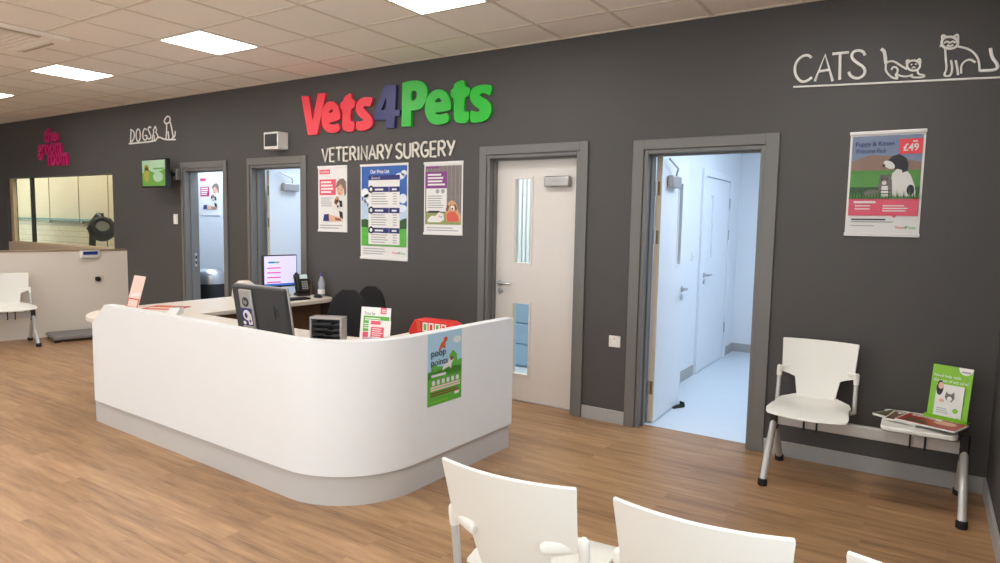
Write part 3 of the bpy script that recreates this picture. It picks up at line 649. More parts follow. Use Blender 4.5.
s.poly([(.44,.63),(.42,.52),(.44,.44),(.52,.42),(.6,.46),(.62,.63)],'fur_grey',8); s.ell(.5,.46,.075,.045,'fur_grey',9); s.poly([(.44,.44),(.45,.4),(.49,.43)],'fur_grey',9); s.poly([(.53,.42),(.57,.39),(.57,.45)],'fur_grey',9); s.ell(.5,.49,.03,.02,'fur_white',10); s.ell(.36,.59,.13,.035,'fur_grey',8); s.ell(.47,.455,.013,.009,'ink',11); s.ell(.53,.455,.013,.009,'ink',11); s.ell(.5,.48,.01,.006,'paper_pink',11); s.ell(.62,.3,.013,.008,'ink',9); s.poly([(.47,.52),(.55,.52),(.57,.63),(.46,.63)],'fur_white',9); s.rect(.45,.56,.6,.567,'ink',10); s.rect(.45,.59,.6,.597,'ink',10)
for k in range(46): u_ = .04+.92*k/45; s.poly([(u_-.012,.642),(u_+random.uniform(-.01,.01),.642-random.uniform(.03,.09)),(u_+.012,.642)],'grass_print' if k % 2 else 'grass_dark',11)

s.rect(.03,.64,.97,.805,'paper_pink',5); s.poly([(.62,.8),(.7,.8),(.66,.825)],'paper_pink',6); s.lines(.1,.665,.4,1,.1,.02,'paper',6,0); s.lines(.12,.705,.38,2,.03,.01,'paper',6); s.lines(.5,.705,.85,3,.024,.01,'paper',6)
s.lines(.08,.835,.55,1,.1,.014,'ink',2,0); s.lines(.08,.86,.65,1,.1,.01,'ink_grey',2,0); s.lines(.08,.9,.4,1,.03,.008,'ink_grey',2); s.text('Vets',.68,.9,.8,.93,'red',2); s.text('4',.8,.9,.83,.93,'navy',2); s.text('Pets',.83,.9,.95,.93,'green',2)
s.build('printed_sheet', t, world=True, smooth=0)
g = MB(); g.box((2.251, -0.018, 1.463), (2.632, -0.0165, 2.077), 'clear_cover'); g.build('clear_cover', t, world=True, smooth=0)
t, s = poster(-6.03, -5.56, 1.52, 2.07, 'white poster with pink boxes inside the doorway next to the wall screen', rails=False, group=None, y=1.012); s.board('paper')
s.rect(.05,.06,.34,.13,'magenta'); s.rect(.05,.27,.5,.52,'magenta'); s.lines(.1,.3,.46,4,.05,.028,'paper',2); woman_dog(s); s.build('printed_sheet', t, world=True, smooth=0)

# ================================================================== RECEPTION COUNTER
CPV = (0.432, -0.925); CROT = math.radians(-2.3)
def arc_path(off, xa=-2.37, yb=-0.925, xr=0.432, yf=-2.35, r=0.48, n=18, rot=True):
    """plan of the curved front, moved inward by off"""
    rr = r-off; p = [(xa, yf+off)]
    for i in range(n+1):
        a = -PI/2 + (PI/2)*i/n; p.append((xr-r+rr*math.cos(a), yf+r+rr*math.sin(a)))
    p.append((xr-off, yb))
    c, s_ = math.cos(CROT), math.sin(CROT)
    return [(CPV[0]+(x-CPV[0])*c-(y-CPV[1])*s_, CPV[1]+(x-CPV[0])*s_+(y-CPV[1])*c) for x, y in p] if rot else p
def band(mb, o0, o1, z0, z1, m, xa=-2.37, yb=-0.925):
    a = arc_path(o0, xa, yb); b = arc_path(o1, xa, yb); n = len(a)
    vs = [(p[0], p[1], z0) for p in a]+[(p[0], p[1], z1) for p in a]+[(p[0], p[1], z0) for p in b]+[(p[0], p[1], z1) for p in b]
    fs = [(0, 2*n, 3*n, n), (n-1, 2*n-1, 4*n-1, 3*n-1)]
    for i in range(n-1): fs += [(i,i+1,n+i+1,n+i), (2*n+i,3*n+i,3*n+i+1,2*n+i+1), (n+i,n+i+1,3*n+i+1,3*n+i), (i,2*n+i,2*n+i+1,i+1)]
    mb.add(vs, fs, m)
CO = thing('reception_counter', 'long white curved reception counter with grey plinth and cream worktop', 'counter', (-0.9, -1.6, 0))
ZT = 0.876
f = MB(); band(f, 0, 0.07, 0.165, ZT, 'laminate_white', xa=-2.045)
ep = arc_path(0, xa=-2.24); e0 = Vector((ep[0][0], ep[0][1], 0)); ex = Vector((math.cos(CROT), math.sin(CROT), 0)); ey = Vector((-ex.y, ex.x, 0))
pr = [(0, 0.165), (0.195, 0.165), (0.195, ZT), (0.192, ZT), (0.18, ZT-0.012), (0.1, 0.80), (0, 0.73)]
V = [e0+ex*a+Vector((0, 0, z)) for a, z in pr]+[e0+ex*a+ey*0.07+Vector((0, 0, z)) for a, z in pr]; n_ = len(pr)
f.add(V, [tuple(range(n_)), tuple(range(2*n_-1, n_-1, -1))]+[(i, (i+1) % n_, n_+(i+1) % n_, n_+i) for i in range(n_)], 'laminate_white')
f.build('front_panel', CO, world=True, smooth=30)
p = MB(); band(p, 0.022, 0.06, 0.0, 0.165, 'plinth_grey', xa=-2.28, yb=-0.9255); p.build('plinth', CO, world=True, smooth=30)
WZ = 0.735
w = MB()
poly = [(-2.12, -1.52), (-2.12, -0.32)]+[(-2.32+0.2*math.cos(a), -0.22+0.2*math.sin(a)) for a in [i*PI/12 for i in range(7)]]+[(-2.95, -0.02)]
poly += [(-2.45+0.5*math.cos(a), -1.66+0.5*math.sin(a)) for a in [PI+i*PI/2/8 for i in range(9)]]+[(-2.38, -2.14)]
poly += [(q[0], q[1]) for q in arc_path(0.065, xa=-2.25, yb=-0.94)]+[(-0.27, -0.92), (-0.27, -1.3)]+[(-0.47+0.2*math.cos(a), -1.32+0.2*math.sin(a)) for a in [-i*PI/12 for i in range(7)]]
w.prism(poly, WZ-0.035, WZ, 'laminate_cream'); w.build('worktop', CO, bevel=0.004, world=True)
d = MB(); d.box((-2.42, -1.9, 0.0), (-2.40, -0.03, WZ-0.035), 'wood_panel'); d.build('side_panel', CO, world=True, smooth=0)
d = MB(); d.box((-0.25, -0.97, 0.0), (0.33, -0.945, WZ-0.035), 'laminate_cream'); d.build('end_panel', CO, world=True, smooth=0)
d = MB(); d.box((-2.9, -1.7, 0.0), (-2.88, -0.03, WZ-0.035), 'laminate_cream'); d.build('side_panel', CO, world=True, smooth=0)

# flyer stuck to the end of the counter
t = thing('flyer', 'sky-blue and green flyer stuck on the right end of the white counter', 'flyer', (0.412, -1.64, 0.46))
fx, fy = -math.sin(CROT), math.cos(CROT)                      # along the end face
def on_face(u, v):
    n = Vector((math.cos(CROT), math.sin(CROT), 0)); q0 = Vector((CPV[0], CPV[1], 0)); d = CR*((u-500)/FPX)+CU*((281.5-v)/FPX)+CF
    return CAM+d*((q0-CAM).dot(n)/d.dot(n))
fa, fb, fc_ = on_face(427.5, 333), on_face(461.7, 327), on_face(427.5, 407.5)
s = Sheet((fa.x+0.0025, fa.y, 0.873), Vector((fb.x-fa.x, fb.y-fa.y, 0)), (0, 0, fc_.z-0.873), (math.cos(CROT), math.sin(CROT), 0), 0.0025); s.board('sky_light')
s.rect(0,.52,1,1,'leaf_green'); s.poly([(0,.56),(.3,.47),(.6,.5),(1,.42),(1,.62),(0,.62)],'leaf_green',1)
s.ell(.85,.14,.12,.05,'paper',1); s.poly([(.3,.24),(.36,.16),(.46,.11),(.5,.07),(.54,.1),(.5,.16),(.5,.24),(.4,.21),(.34,.26)],'orange',2); s.ell(.5,.105,.06,.035,'orange',3); s.poly([(.58,.5),(.62,.34),(.72,.28),(.84,.34),(.86,.46),(.8,.52)],'leaf_green',3); s.poly([(.08,.56),(.14,.42),(.24,.44),(.3,.54)],'grass_print',3)
s.poly([(.4,.54),(.44,.46),(.58,.43),(.62,.38),(.7,.36),(.74,.42),(.68,.46),(.66,.54),(.6,.5),(.48,.52)],'fur_white',4); s.ell(.68,.39,.05,.03,'brown_print',5); s.ell(.2,.49,.08,.05,'leaf_green',4)
s.text('poop',.08,.25,.5,.35,'ink',6,0.01); s.text('points',.08,.36,.56,.47,'ink',6,0.01); s.lines(.1,.57,.52,1,.1,.035,'paper',2,0)
for k in range(6): s.ell(.16+k*.14,.68,.045,.03,'paper',3); s.rect(.12+k*.14,.69,.2+k*.14,.72,'paper',3)
s.lines(.08,.735,.95,2,.035,.025,'pink_card',2,0); s.lines(.08,.82,.95,2,.035,.022,'brown_print',2,.1); s.rect(.78,.88,.92,.92,'paper',2); s.lines(.08,.945,.6,1,.1,.015,'lime',2,0)
s.build('printed_sheet', t, world=True, smooth=0)

# ================================================================== THINGS ON THE COUNTER
def monitor(loc, rz, label, back=True):
    t = thing('monitor', label, 'monitor', loc, rz, group='computer monitors on the reception counter'); return t
T = monitor((-0.805, -1.90, WZ), 0, 'black monitor seen from behind with a silver centre band')
TL = Matrix.Translation((0, 0, 0.018)) @ Matrix.Rotation(math.radians(9), 4, 'X')
b = MB(); b.box((-0.25, -0.03, 0), (0.25, 0.012, 0.325), 'plastic_dark', TL); ho = b.build('housing', T, bevel=0.012, seg=3)
b = MB(); b.box((-0.253, 0.0, -0.003), (0.253, 0.016, 0.328), 'silver', TL); b.build('bezel', T, bevel=0.004)
b = MB(); b.box((-0.238, 0.0155, 0.015), (0.238, 0.0175, 0.31), 'screen_white', TL); b.build('screen', T, smooth=0)
b = MB(); b.box((-0.165, -0.046, -0.025), (-0.045, -0.028, 0.305), 'silver', TL); bo = b.build('centre_band', T, bevel=0.008)
b = MB(); b.lathe([(0.032, 0), (0.032, 0.002), (0.026, 0.003)], 'plastic_dark', n=24, X=TL @ Matrix.Translation((-0.105, -0.046, 0.225)) @ Matrix.Rotation(PI/2, 4, 'X'))
b.build('logo_disc', bo)
s = Sheet(TL @ Vector((-0.128, -0.0495, 0.245)), (0.046, 0, 0), TL.to_3x3() @ Vector((0, 0, -0.04)), TL.to_3x3() @ Vector((0, -1, 0)), 0.0003); s.text('hp', .12, .05, .9, .95, 'silver', 0, 0.02); s.build('logo_letters', bo, smooth=0)
s = Sheet(TL @ Vector((-0.158, -0.0475, 0.185)), (0.106, 0, 0), TL.to_3x3() @ Vector((0, 0, -0.115)), TL.to_3x3() @ Vector((0, -1, 0)), 0.0012); s.board('ink_navy')
s.ell(.5,.4,.36,.3,'paper',1); s.ell(.42,.42,.14,.16,'ink_navy',2); s.poly([(.5,.5),(.9,.3),(.95,.9),(.6,.95)],'paper',1); s.ell(.75,.72,.08,.09,'ink_navy',2); s.ell(.2,.85,.14,.1,'paper',1); s.build('sticker', bo, smooth=0)
b = MB(); b.box((-0.2, -0.1, 0), (-0.01, 0.1, 0.012), 'silver'); b.box((-0.14, -0.055, 0.01), (-0.07, -0.02, 0.12), 'silver'); b.build('stand', T, bevel=0.004)
b = MB(); b.box((0.14, -0.032, 0.13), (0.155, -0.029, 0.21), 'plastic_black', TL); b.box((0.17, -0.032, 0.15), (0.18, -0.029, 0.2), 'plastic_black', TL); b.build('port_cover', T, smooth=0)

T = monitor((-2.655, -0.315, WZ), math.radians(80), 'black monitor with a lit white screen of pink lines by the phone')
# local front = -y -> faces +x after +90 deg
b = MB(); b.box((-0.18, -0.01, 0.09), (0.18, 0.035, 0.405), 'plastic_black'); b.build('housing', T, bevel=0.008)
s = Sheet((-0.170, -0.0105, 0.395), (0.34, 0, 0), (0, 0, -0.29), (0, -1, 0), 0.0004); s.board('screen_white')
s.rect(.12,.18,.3,.24,'screen_blue'); s.rect(.3,.18,.42,.24,'screen_green'); s.rect(.42,.18,.46,.24,'screen_pink')
for v in (.38, .54, .70, .86): s.rect(.08, v, .5, v+.04, 'screen_pink')
s.rect(0,.93,1,1,'screen_blue'); s.build('screen', T, smooth=0)
b = MB(); b.lathe([(0.11, 0), (0.11, 0.01), (0.03, 0.02), (0.025, 0.03)], 'plastic_black', (0, 0.03, 0), n=24); b.box((-0.03, 0.025, 0.015), (0.03, 0.05, 0.25), 'plastic_black'); b.build('stand', T, bevel=0.003)

T = thing('desk_phone', 'black desk phone with pale display right of the lit screen', 'phone', (-2.485, -0.17, WZ), math.radians(70))
T.scale = (0.8, 0.8, 1.0)
PT = Matrix.Translation((0, 0.02, 0.03)) @ Matrix.Rotation(math.radians(-28), 4, 'X')
b = MB(); b.box((-0.09, -0.02, 0), (0.09, 0.012, 0.2), 'plastic_black', PT); b.prism([(-0.03, 0.0), (0.14, 0), (0.12, 0.03), (0.0, 0.03)], -0.08, 0.08, 'plastic_black', axis=0); b.build('body', T, bevel=0.006)
b = MB(); b.box((-0.02, -0.024, 0.145), (0.075, -0.02, 0.19), 'phone_lcd', PT); b.build('display', T, smooth=0)
b = MB()
for r in range(4):
    for c_ in range(3): b.box((-0.005+c_*0.026, -0.024, 0.03+r*0.024), (0.015+c_*0.026, -0.02, 0.046+r*0.024), 'silver', PT)
b.build('keypad', T, smooth=0)
b = MB(); b.tube([PT @ Vector(p) for p in ((-0.062, -0.03, 0.01), (-0.062, -0.05, 0.03), (-0.062, -0.05, 0.165), (-0.062, -0.03, 0.19))], [0.024, 0.02, 0.018, 0.024], 'plastic_black', 12); b.build('handset', T)
T = thing('keyboard', 'thin black keyboard in front of the lit screen', 'keyboard', (-2.30, -0.50, WZ), math.radians(85))
b = MB(); b.box((-0.2, -0.06, 0), (0.2, 0.06, 0.014), 'plastic_black'); b.build('case', T, bevel=0.004)
b = MB()
for r in range(5):
    for c_ in range(15): b.box((-0.19+c_*0.0255, -0.052+r*0.021, 0.013), (-0.17+c_*0.0255, -0.036+r*0.021, 0.019), 'plastic_dark')
b.build('keys', T, smooth=0)
T = thing('computer_mouse', 'black computer mouse beside the water bottle', 'mouse', (-2.285, -0.165, WZ), math.radians(70))
b = MB(); G = []
for i in range(7):
    a = i/6*PI; G.append((0.06*-math.cos(a), 0.034*math.sin(a)**0.6+0.001))
vs = []; fs = []
for i, (yy, hh) in enumerate(G):
    for j in range(9):
        w_ = j/8*PI; vs.append((-(0.004+0.03*math.sin(i/6*PI)**0.5)*math.cos(w_), yy, hh*math.sin(w_)))
for i in range(6):
    for j in range(8): fs.append((i*9+j, i*9+j+1, (i+1)*9+j+1, (i+1)*9+j))
for i in range(6): fs.append((i*9, (i+1)*9, (i+1)*9+8, i*9+8))
b.add(vs, fs, 'plastic_black'); b.build('shell', T, smooth=60)
b = MB(); b.tube([(-0.004, 0.03, 0.03), (0.004, 0.03, 0.03)], 0.006, 'plastic_dark', 10); b.build('scroll_wheel', T)
T = thing('water_bottle', 'clear plastic water bottle with a purple cap by the wall', 'bottle', (-2.335, -0.075, WZ))
b = MB(); b.lathe([(0.028, 0), (0.034, 0.006), (0.034, 0.06), (0.029, 0.085), (0.034, 0.11), (0.034, 0.14), (0.014, 0.19), (0.013, 0.205)], 'clear_plastic', n=20); b.build('bottle_body', T)
b = MB(); b.lathe([(0.0355, 0.0), (0.0355, 0.001), (0.0347, 0.045), (0.0347, 0.0451)], 'paper', (0, 0, 0.025), n=20); b.build('label', T)
b = MB(); b.lathe([(0.015, 0.2), (0.015, 0.215), (0.008, 0.22), (0.007, 0.238), (0.005, 0.24)], 'purple_cap', n=16); b.build('cap', T)
T = thing('desk_organiser', 'small brown holder behind the desk phone', 'organiser', (-2.535, -0.065, WZ))
b = MB(); b.lathe([(0.035, 0), (0.04, 0.1), (0.036, 0.1), (0.032, 0.01)], 'wood_panel', n=18); b.build('cup', T)
for k, (a, m_) in enumerate(((0.1, 'ink'), (0.9, 'trim_brown'), (2.2, 'plastic_dark'))):
    b = MB(); b.tube([(0.01*math.cos(a), 0.01*math.sin(a), 0.012), (0.028*math.cos(a), 0.028*math.sin(a), 0.15)], 0.0045, m_, 8); b.build('pen', T)
T = thing('paper_tray', 'dark letter tray with silver top rim and black slots on the counter', 'tray', (-0.445, -1.72, WZ), math.radians(24))
b = MB(); b.box((-0.105, -0.045, 0), (-0.092, 0.05, 0.142), 'silver'); b.box((0.092, -0.045, 0), (0.105, 0.05, 0.142), 'silver'); b.box((-0.092, 0.04, 0), (0.092, 0.05, 0.142), 'plastic_dark'); b.build('side_frame', T, bevel=0.004)
b = MB(); b.box((-0.105, -0.048, 0.142), (0.105, 0.05, 0.156), 'silver'); b.build('top_plate', T, bevel=0.004)
for k in range(4):
    b = MB(); b.box((-0.092, -0.04, 0.004+k*0.034), (0.092, 0.04, 0.009+k*0.034), 'plastic_dark'); b.box((-0.092, -0.044, 0.004+k*0.034), (-0.02+k*0.02, -0.039, 0.02+k*0.034), 'plastic_black'); b.box((0.03+k*0.012, -0.044, 0.004+k*0.034), (0.092, -0.039, 0.018+k*0.034), 'plastic_dark'); b.build('shelf', T, smooth=0)
T = thing('leaflet_holder', 'white, green and pink leaflet display standing on the counter', 'leaflet holder', (-0.14, -1.63, WZ), math.radians(14))
LT = Matrix.Rotation(math.radians(-8), 4, 'X')
s = Sheet(LT @ Vector((-0.105, 0.0, 0.228)), (0.205, 0, 0), LT.to_3x3() @ Vector((0, 0, -0.226)), LT.to_3x3() @ Vector((0, -1, 0)), 0.004); s.board('paper')
s.text('Time for',.12,.13,.5,.21,'ink'); s.rect(.66,0,.86,.17,'paper_pink'); s.lines(.7,.05,.84,2,.05,.025,'paper',2,0); s.rect(.1,.24,.97,.4,'leaf_green'); s.lines(.15,.29,.7,2,.05,.025,'paper',2); s.rect(.1,.4,.4,.66,'leaf_green'); s.lines(.13,.44,.36,3,.06,.025,'paper',2); s.rect(.1,.68,.4,1,'paper_pink'); s.build('backing_card', T, smooth=0)
s = Sheet(LT @ Vector((-0.04, -0.012, 0.15)), (0.15, 0, 0), LT.to_3x3() @ Vector((0, 0, -0.149)), LT.to_3x3() @ Vector((0, -1, 0)), 0.006); s.board('paper'); s.rect(.1,.03,.55,.18,'paper_pink'); s.rect(.12,.28,.72,.8,'paper_pink'); s.lines(.18,.34,.68,5,.085,.03,'paper',2); s.build('leaflets', T, smooth=0)
b = MB(); b.box((-0.06, -0.03, 0), (0.12, -0.026, 0.05), 'clear_plastic'); b.box((-0.12, -0.03, 0), (0.12, 0.05, 0.004), 'clear_plastic'); b.build('acrylic_stand', T, smooth=0)
T = thing('red_packet', 'red packet with cream and green lettering lying on the counter near the flyer', 'packet', (-0.015, -1.17, WZ), math.radians(3))
b = MB(); P = [(-0.19, 0), (-0.2, 0.03), (-0.15, 0.105), (-0.12, 0.115), (0.13, 0.115), (0.17, 0.1), (0.2, 0.03), (0.19, 0)]; b.prism(P, -0.05, 0.05, 'red_box', axis=1); b.build('carton', T, bevel=0.01, seg=3)
s = Sheet((-0.13, -0.0505, 0.105), (0.26, 0, 0), (0, 0, -0.075), (0, -1, 0), 0.0004); s.board('red_box'); s.poly([(.0,.1),(.1,.0),(.14,.9),(.05,1)],'orange',1)
for k, m_ in enumerate(('leaf_green', 'paper', 'paper', 'leaf_green')): s.rect(.2+k*.19,.12,.36+k*.19,.92,'paper',1); s.rect(.24+k*.19,.25,.32+k*.19,.8,'red_box' if k % 2 else 'leaf_green',2)
s.build('printed_label', T, smooth=0)
# left wing
T = thing('table_card', 'pale pink card leaning upright at the left end of the worktop', 'card', (-2.86, -1.66, WZ), math.radians(-4))
LT = Matrix.Rotation(math.radians(-16), 4, 'X')
s = Sheet(LT @ Vector((-0.1, 0, 0.27)), (0.2, 0, 0), LT.to_3x3() @ Vector((0, 0, -0.268)), LT.to_3x3() @ Vector((0, -1, 0)), 0.004); s.board('pink_card'); s.poly([(.2,.6),(.9,.5),(.9,.62),(.2,.7)],'paper',1); s.rect(0,.72,1,1,'coral',1); s.rect(.1,.76,.9,.98,'pink_card',2); s.build('card', T, smooth=0)
b = MB(); b.box((-0.03, 0.0, 0), (0.03, 0.1, 0.004), 'pink_card'); b.build('foot', T, smooth=0)
T = thing('magazine', 'coral leaflet lying flat on the left worktop', 'magazine', (-2.62, -1.5, WZ), 0.5)
s = Sheet((-0.15, -0.105, 0.006), (0.3, 0, 0), (0, 0.21, 0), (0, 0, 1), 0.006); s.board('coral'); s.rect(.1,.1,.9,.4,'pink_card'); s.rect(.1,.55,.6,.9,'orange'); s.build('cover', T, smooth=0)
T = thing('card_terminal', 'small white card terminal on the worktop corner behind the counter front', 'card terminal', (-2.2, -1.68, WZ), 0.7)
b = MB(); b.prism([(-0.09, 0), (0.09, 0), (0.09, 0.05), (0.02, 0.055), (-0.09, 0.02)], -0.04, 0.04, 'laminate_white', axis=0); b.build('body', T, bevel=0.006)
b = MB(); b.box((-0.03, 0.03, 0.05), (0.03, 0.075, 0.058), 'trim_brown'); b.build('display', T, smooth=0)
T = thing('plastic_tub', 'cream rounded tub half hidden behind the two monitors', 'tub', (-2.72, -0.68, WZ))
b = MB(); b.lathe([(0.1, 0), (0.11, 0.02), (0.1, 0.13), (0.05, 0.17)], 'laminate_cream', n=20); b.build('body', T)

# office chairs behind the counter
def office_chair(loc, rz, label, wd, ht):
    T = thing('office_chair', label, 'chair', loc, rz, group='black office chairs behind the counter')
    G = []
    for i in range(13):
        v = i/12; z = 0.56+(ht-0.56)*v; hw = wd/2*(1-0.92*max(0, (v-0.3)/0.7)**3.2)**0.5 if v < 1 else wd/2*0.3
        hw *= (0.86+0.14*min(1, v*3))
        row = []
        for j in range(9):
            x = (j/4-1)*hw; row.append(Vector((x, 0.24+0.05*v*v-0.9*x*x, z)))
        G.append(row)
    b = MB(); b.shell(G, 0.055, 'fabric_black'); b.build('backrest', T, bevel=0.012, seg=2)
    b = MB(); b.prism([(0.24*math.cos(a)*(1 if math.sin(a) < 0 else .95), 0.23*math.sin(a)) for a in [i*2*PI/24 for i in range(24)]], 0.43, 0.5, 'fabric_black'); b.build('seat', T, bevel=0.025, seg=3)
    b = MB(); b.tube([(0, 0.1, 0.42), (0, 0.27, 0.42), (0, 0.32, 0.5), (0, 0.295, 0.72)], 0.02, 'plastic_black', 8); b.build('back_bracket', T)
    b = MB(); b.lathe([(0.028, 0.09), (0.028, 0.28), (0.018, 0.29), (0.018, 0.43)], 'plastic_black', n=14); b.build('gas_column', T)
    for k in range(5):
        a = k*2*PI/5+0.3; c_, s_ = math.cos(a), math.sin(a)
        b = MB(); b.tube([(0.02*c_, 0.02*s_, 0.11), (0.15*c_, 0.15*s_, 0.095), (0.28*c_, 0.28*s_, 0.07)], [0.024, 0.02, 0.014], 'plastic_black', 8); lg = b.build('leg', T)
        b = MB(); b.tube([(0.28*c_-0.02*s_, 0.28*s_+0.02*c_, 0.028), (0.28*c_+0.02*s_, 0.28*s_-0.02*c_, 0.028)], 0.028, 'rubber_black', 12); b.tube([(0.28*c_, 0.28*s_, 0.03), (0.28*c_, 0.28*s_, 0.08)], 0.008, 'plastic_black', 6); b.build('caster', lg)
office_chair((-0.715, -1.41, 0), math.radians(26), 'black office chair right behind the paper tray', 0.30, 0.985)
office_chair((-1.045, -0.80, 0), math.radians(32), 'black office chair nearer the wall, half hidden behind the other', 0.25, 0.945)

# ================================================================== BEAM SEATING
def seat_unit(root, cx, S='plastic_white'):
    G = []; prof = [(-.585,.412),(-.58,.424),(-.555,.438),(-.48,.445),(-.40,.440),(-.31,.434),(-.24,.438),(-.19,.456)]
    hws = [.204,.213,.216,.206,.2,.205,.19,.112]
    for (y, z), hw in zip(prof, hws):
        G.append([Vector((cx+(j/6-1)*hw, y+0.018*((j/6-1)**2), z+0.012*abs(j/6-1)**2)) for j in range(13)])
    b = MB(); b.shell(G, 0.012, S); o = b.build('seat', root, bevel=0.003)
    rows = [(.455,.106),(.50,.114),(.545,.122),(.575,.128),(.588,.16),(.601,.2),(.62,.203),(.67,.206),(.72,.209),(.77,.212),(.795,.214),(.806,.213)]
    G = []
    for z, hw in rows:
        t_ = (z-.455)/.35; yc = -.185+.105*t_**0.9
        G.append([Vector((cx+(j/8-1)*hw, yc-.85*((j/8-1)*hw)**2, z)) for j in range(17)])
    b = MB(); b.shell(G, 0.011, S); b.build('backrest', root, bevel=0.003)
    for sg in (-1, 1):
        x = cx+sg*.2145
        b = MB(); b.tube([(x, -.215, .405), (x, -.20, .5), (x, -.185, .60)], .0125, 'metal_paint', 12); b.build('back_support', root)
        b = MB(); b.tube([(x, -.189, .575), (x, -.183, .615), (x-sg*.001, -.181, .632), (x-sg*.003, -.179, .6405)], [.0155, .0165, .016, .010], S, 12)
        b.tube([(x+sg*.004, -.186, .620), (x-sg*.02, -.170, .620), (x-sg*.055, -.150, .616), (cx+sg*.118, -.134, .608), (cx+sg*.108, -.131, .606)], [.019, .021, .021, .019, .012], S, 14, flat=.007); b.build('arm_bracket', root)
        b = MB(); b.tube([(x-sg*.0, -.215, .41), (x-sg*.05, -.26, .40), (x-sg*.08, -.33, .385)], .012, 'metal_paint', 8); b.build('support_arm', root)
        b = MB(); xx = cx+sg*.035
        b.box((xx-.005, -.36, .295), (xx+.005, -.30, .302), 'plastic_black'); b.box((xx-.005, -.36, .295), (xx+.005, -.353, .43), 'plastic_black'); b.box((xx-.005, -.307, .295), (xx+.005, -.30, .43), 'plastic_black'); b.build('seat_clamp', root, smooth=0)
def bench(name, label, loc, rz, seats, tables, L, legs):
    T = thing(name, label, 'bench seating', loc, rz, group='white beam seats of the waiting room')
    b = MB(); b.box((0, -.35, .305), (L, -.31, .372), 'metal_paint'); b.build('beam', T, bevel=0.004)
    for x in legs:
        c = MB(); c.box((x-.022, -.37, .27), (x+.022, -.29, .42), 'plastic_black'); c.build('end_cap', T, bevel=0.008)
        for y1 in (-.62, -.075):
            l = MB(); l.tube([(x, -.335+(.01 if y1 > -.3 else -.01), .33), (x, y1+(.02 if y1 < -.3 else -.02), .03)], .02, 'metal_paint', 14); lg = l.build('leg', T)
            l = MB(); l.lathe([(.024, 0), (.027, .004), (.026, .035), (.022, .04)], 'rubber_black', (x, y1+(.018 if y1 < -.3 else -.018), 0), n=16); l.build('rubber_foot', lg)
    for cx in seats: seat_unit(T, cx)
    for cx in tables:
        pl = [(cx+sx*(.175-.04)+.04*math.cos(a), -.325+sy*(.21-.04)+.04*math.sin(a)) for sx, sy, a0 in ((1,1,0),(-1,1,PI/2),(-1,-1,PI),(1,-1,1.5*PI)) for a in [a0+i*PI/8 for i in range(5)]]
        b = MB(); b.prism(pl, .42, .445, 'plastic_white'); b.build('table_top', T, bevel=0.006)
        for sg in (-1, 1):
            b = MB(); xx = cx+sg*.035; b.box((xx-.005, -.36, .295), (xx+.005, -.30, .302), 'plastic_black'); b.box((xx-.005, -.36, .295), (xx+.005, -.353, .422), 'plastic_black'); b.box((xx-.005, -.307, .295), (xx+.005, -.30, .422), 'plastic_black'); b.build('table_clamp', T, smooth=0)
    return T
bench('beam_bench', 'white one-seat beam bench with a side table under the puppy poster', (1.95, 0.0, 0), 0, [.215], [.755], 0.985, [.012, .968])
bench('beam_bench', 'white three-seat beam bench seen from behind at the bottom of the photo', (3.018, -3.121, 0), PI+math.radians(3.1), [.215, .745, 1.275], [], 1.49, [.03, 1.46])
bench('beam_bench', 'white beam bench facing sideways against the low partition at far left', tuple(PA+pd*2.05+pn*0.035), math.atan2(-pd.y, -pd.x), [.215, .745], [], 0.98, [.03, .95])

# reading matter on the side table
TZ = 0.445
def mag(loc, rz, w, d, m, label, tilt=0, h=0.006):
    T = thing('magazine', label, 'magazine', loc, rz, group='magazines on the side table')
    s = Sheet((-w/2, -d/2, h), (w, 0, 0), (0, d, 0), (0, 0, 1), h*0.5); s.board('paper')
    s.rect(.02,.02,.98,.98,m); s.poly([(.1,.1),(.5,.15),(.45,.45),(.15,.5)],'mag_mix',2); s.ell(.7,.6,.18,.22,'skin_print',2); s.rect(.1,.75,.6,.9,'paper',2); s.rect(.15,.78,.5,.82,'ink',3); s.build('cover', T, smooth=0)
    p = MB(); p.box((-w/2+.002, -d/2+.002, 0), (w/2-.002, d/2-.002, h*0.5), 'paper'); p.build('pages', T, smooth=0)
mag((2.635, -.315, TZ+.001), math.radians(-32), .25, .19, 'mag_green', 'green-covered magazine, lowest and leftmost on the side table', h=.012)
mag((2.70, -.37, TZ+.0135), math.radians(-12), .28, .2, 'mag_mix', 'dark mixed-colour magazine between the green and red ones', h=.008)
mag((2.76, -.41, TZ+.022), math.radians(-20), .29, .19, 'mag_red', 'red-covered magazine on top, at the front of the side table', h=.008)
T = thing('leaflet_holder', 'lime green leaflet stand with a white booklet on the side table', 'leaflet holder', (2.83, -.215, TZ), math.radians(-20))
LT = Matrix.Translation((0, 0.0, 0)) @ Matrix.Rotation(math.radians(-10), 4, 'X')
s = Sheet(LT @ Vector((-.098, 0, .305)), (.196, 0, 0), LT.to_3x3() @ Vector((0, 0, -.303)), LT.to_3x3() @ Vector((0, -1, 0)), .005); s.board('lime')
s.text('Need help',.06,.17,.5,.23,'paper',2,.01); s.text('with',.55,.17,.72,.22,'paper',2); s.text('the cost of vet care?',.06,.25,.92,.31,'paper',2); s.poly([(.64,.0)]+[(.82-.18*math.cos(a), .13*math.sin(a)) for a in [i*PI/10 for i in range(1, 10)]]+[(1.0,.0)],'paper',1); s.lines(.72,.06,.94,1,.1,.03,'ink_grey',2,0); s.build('backing_card', T, smooth=0)
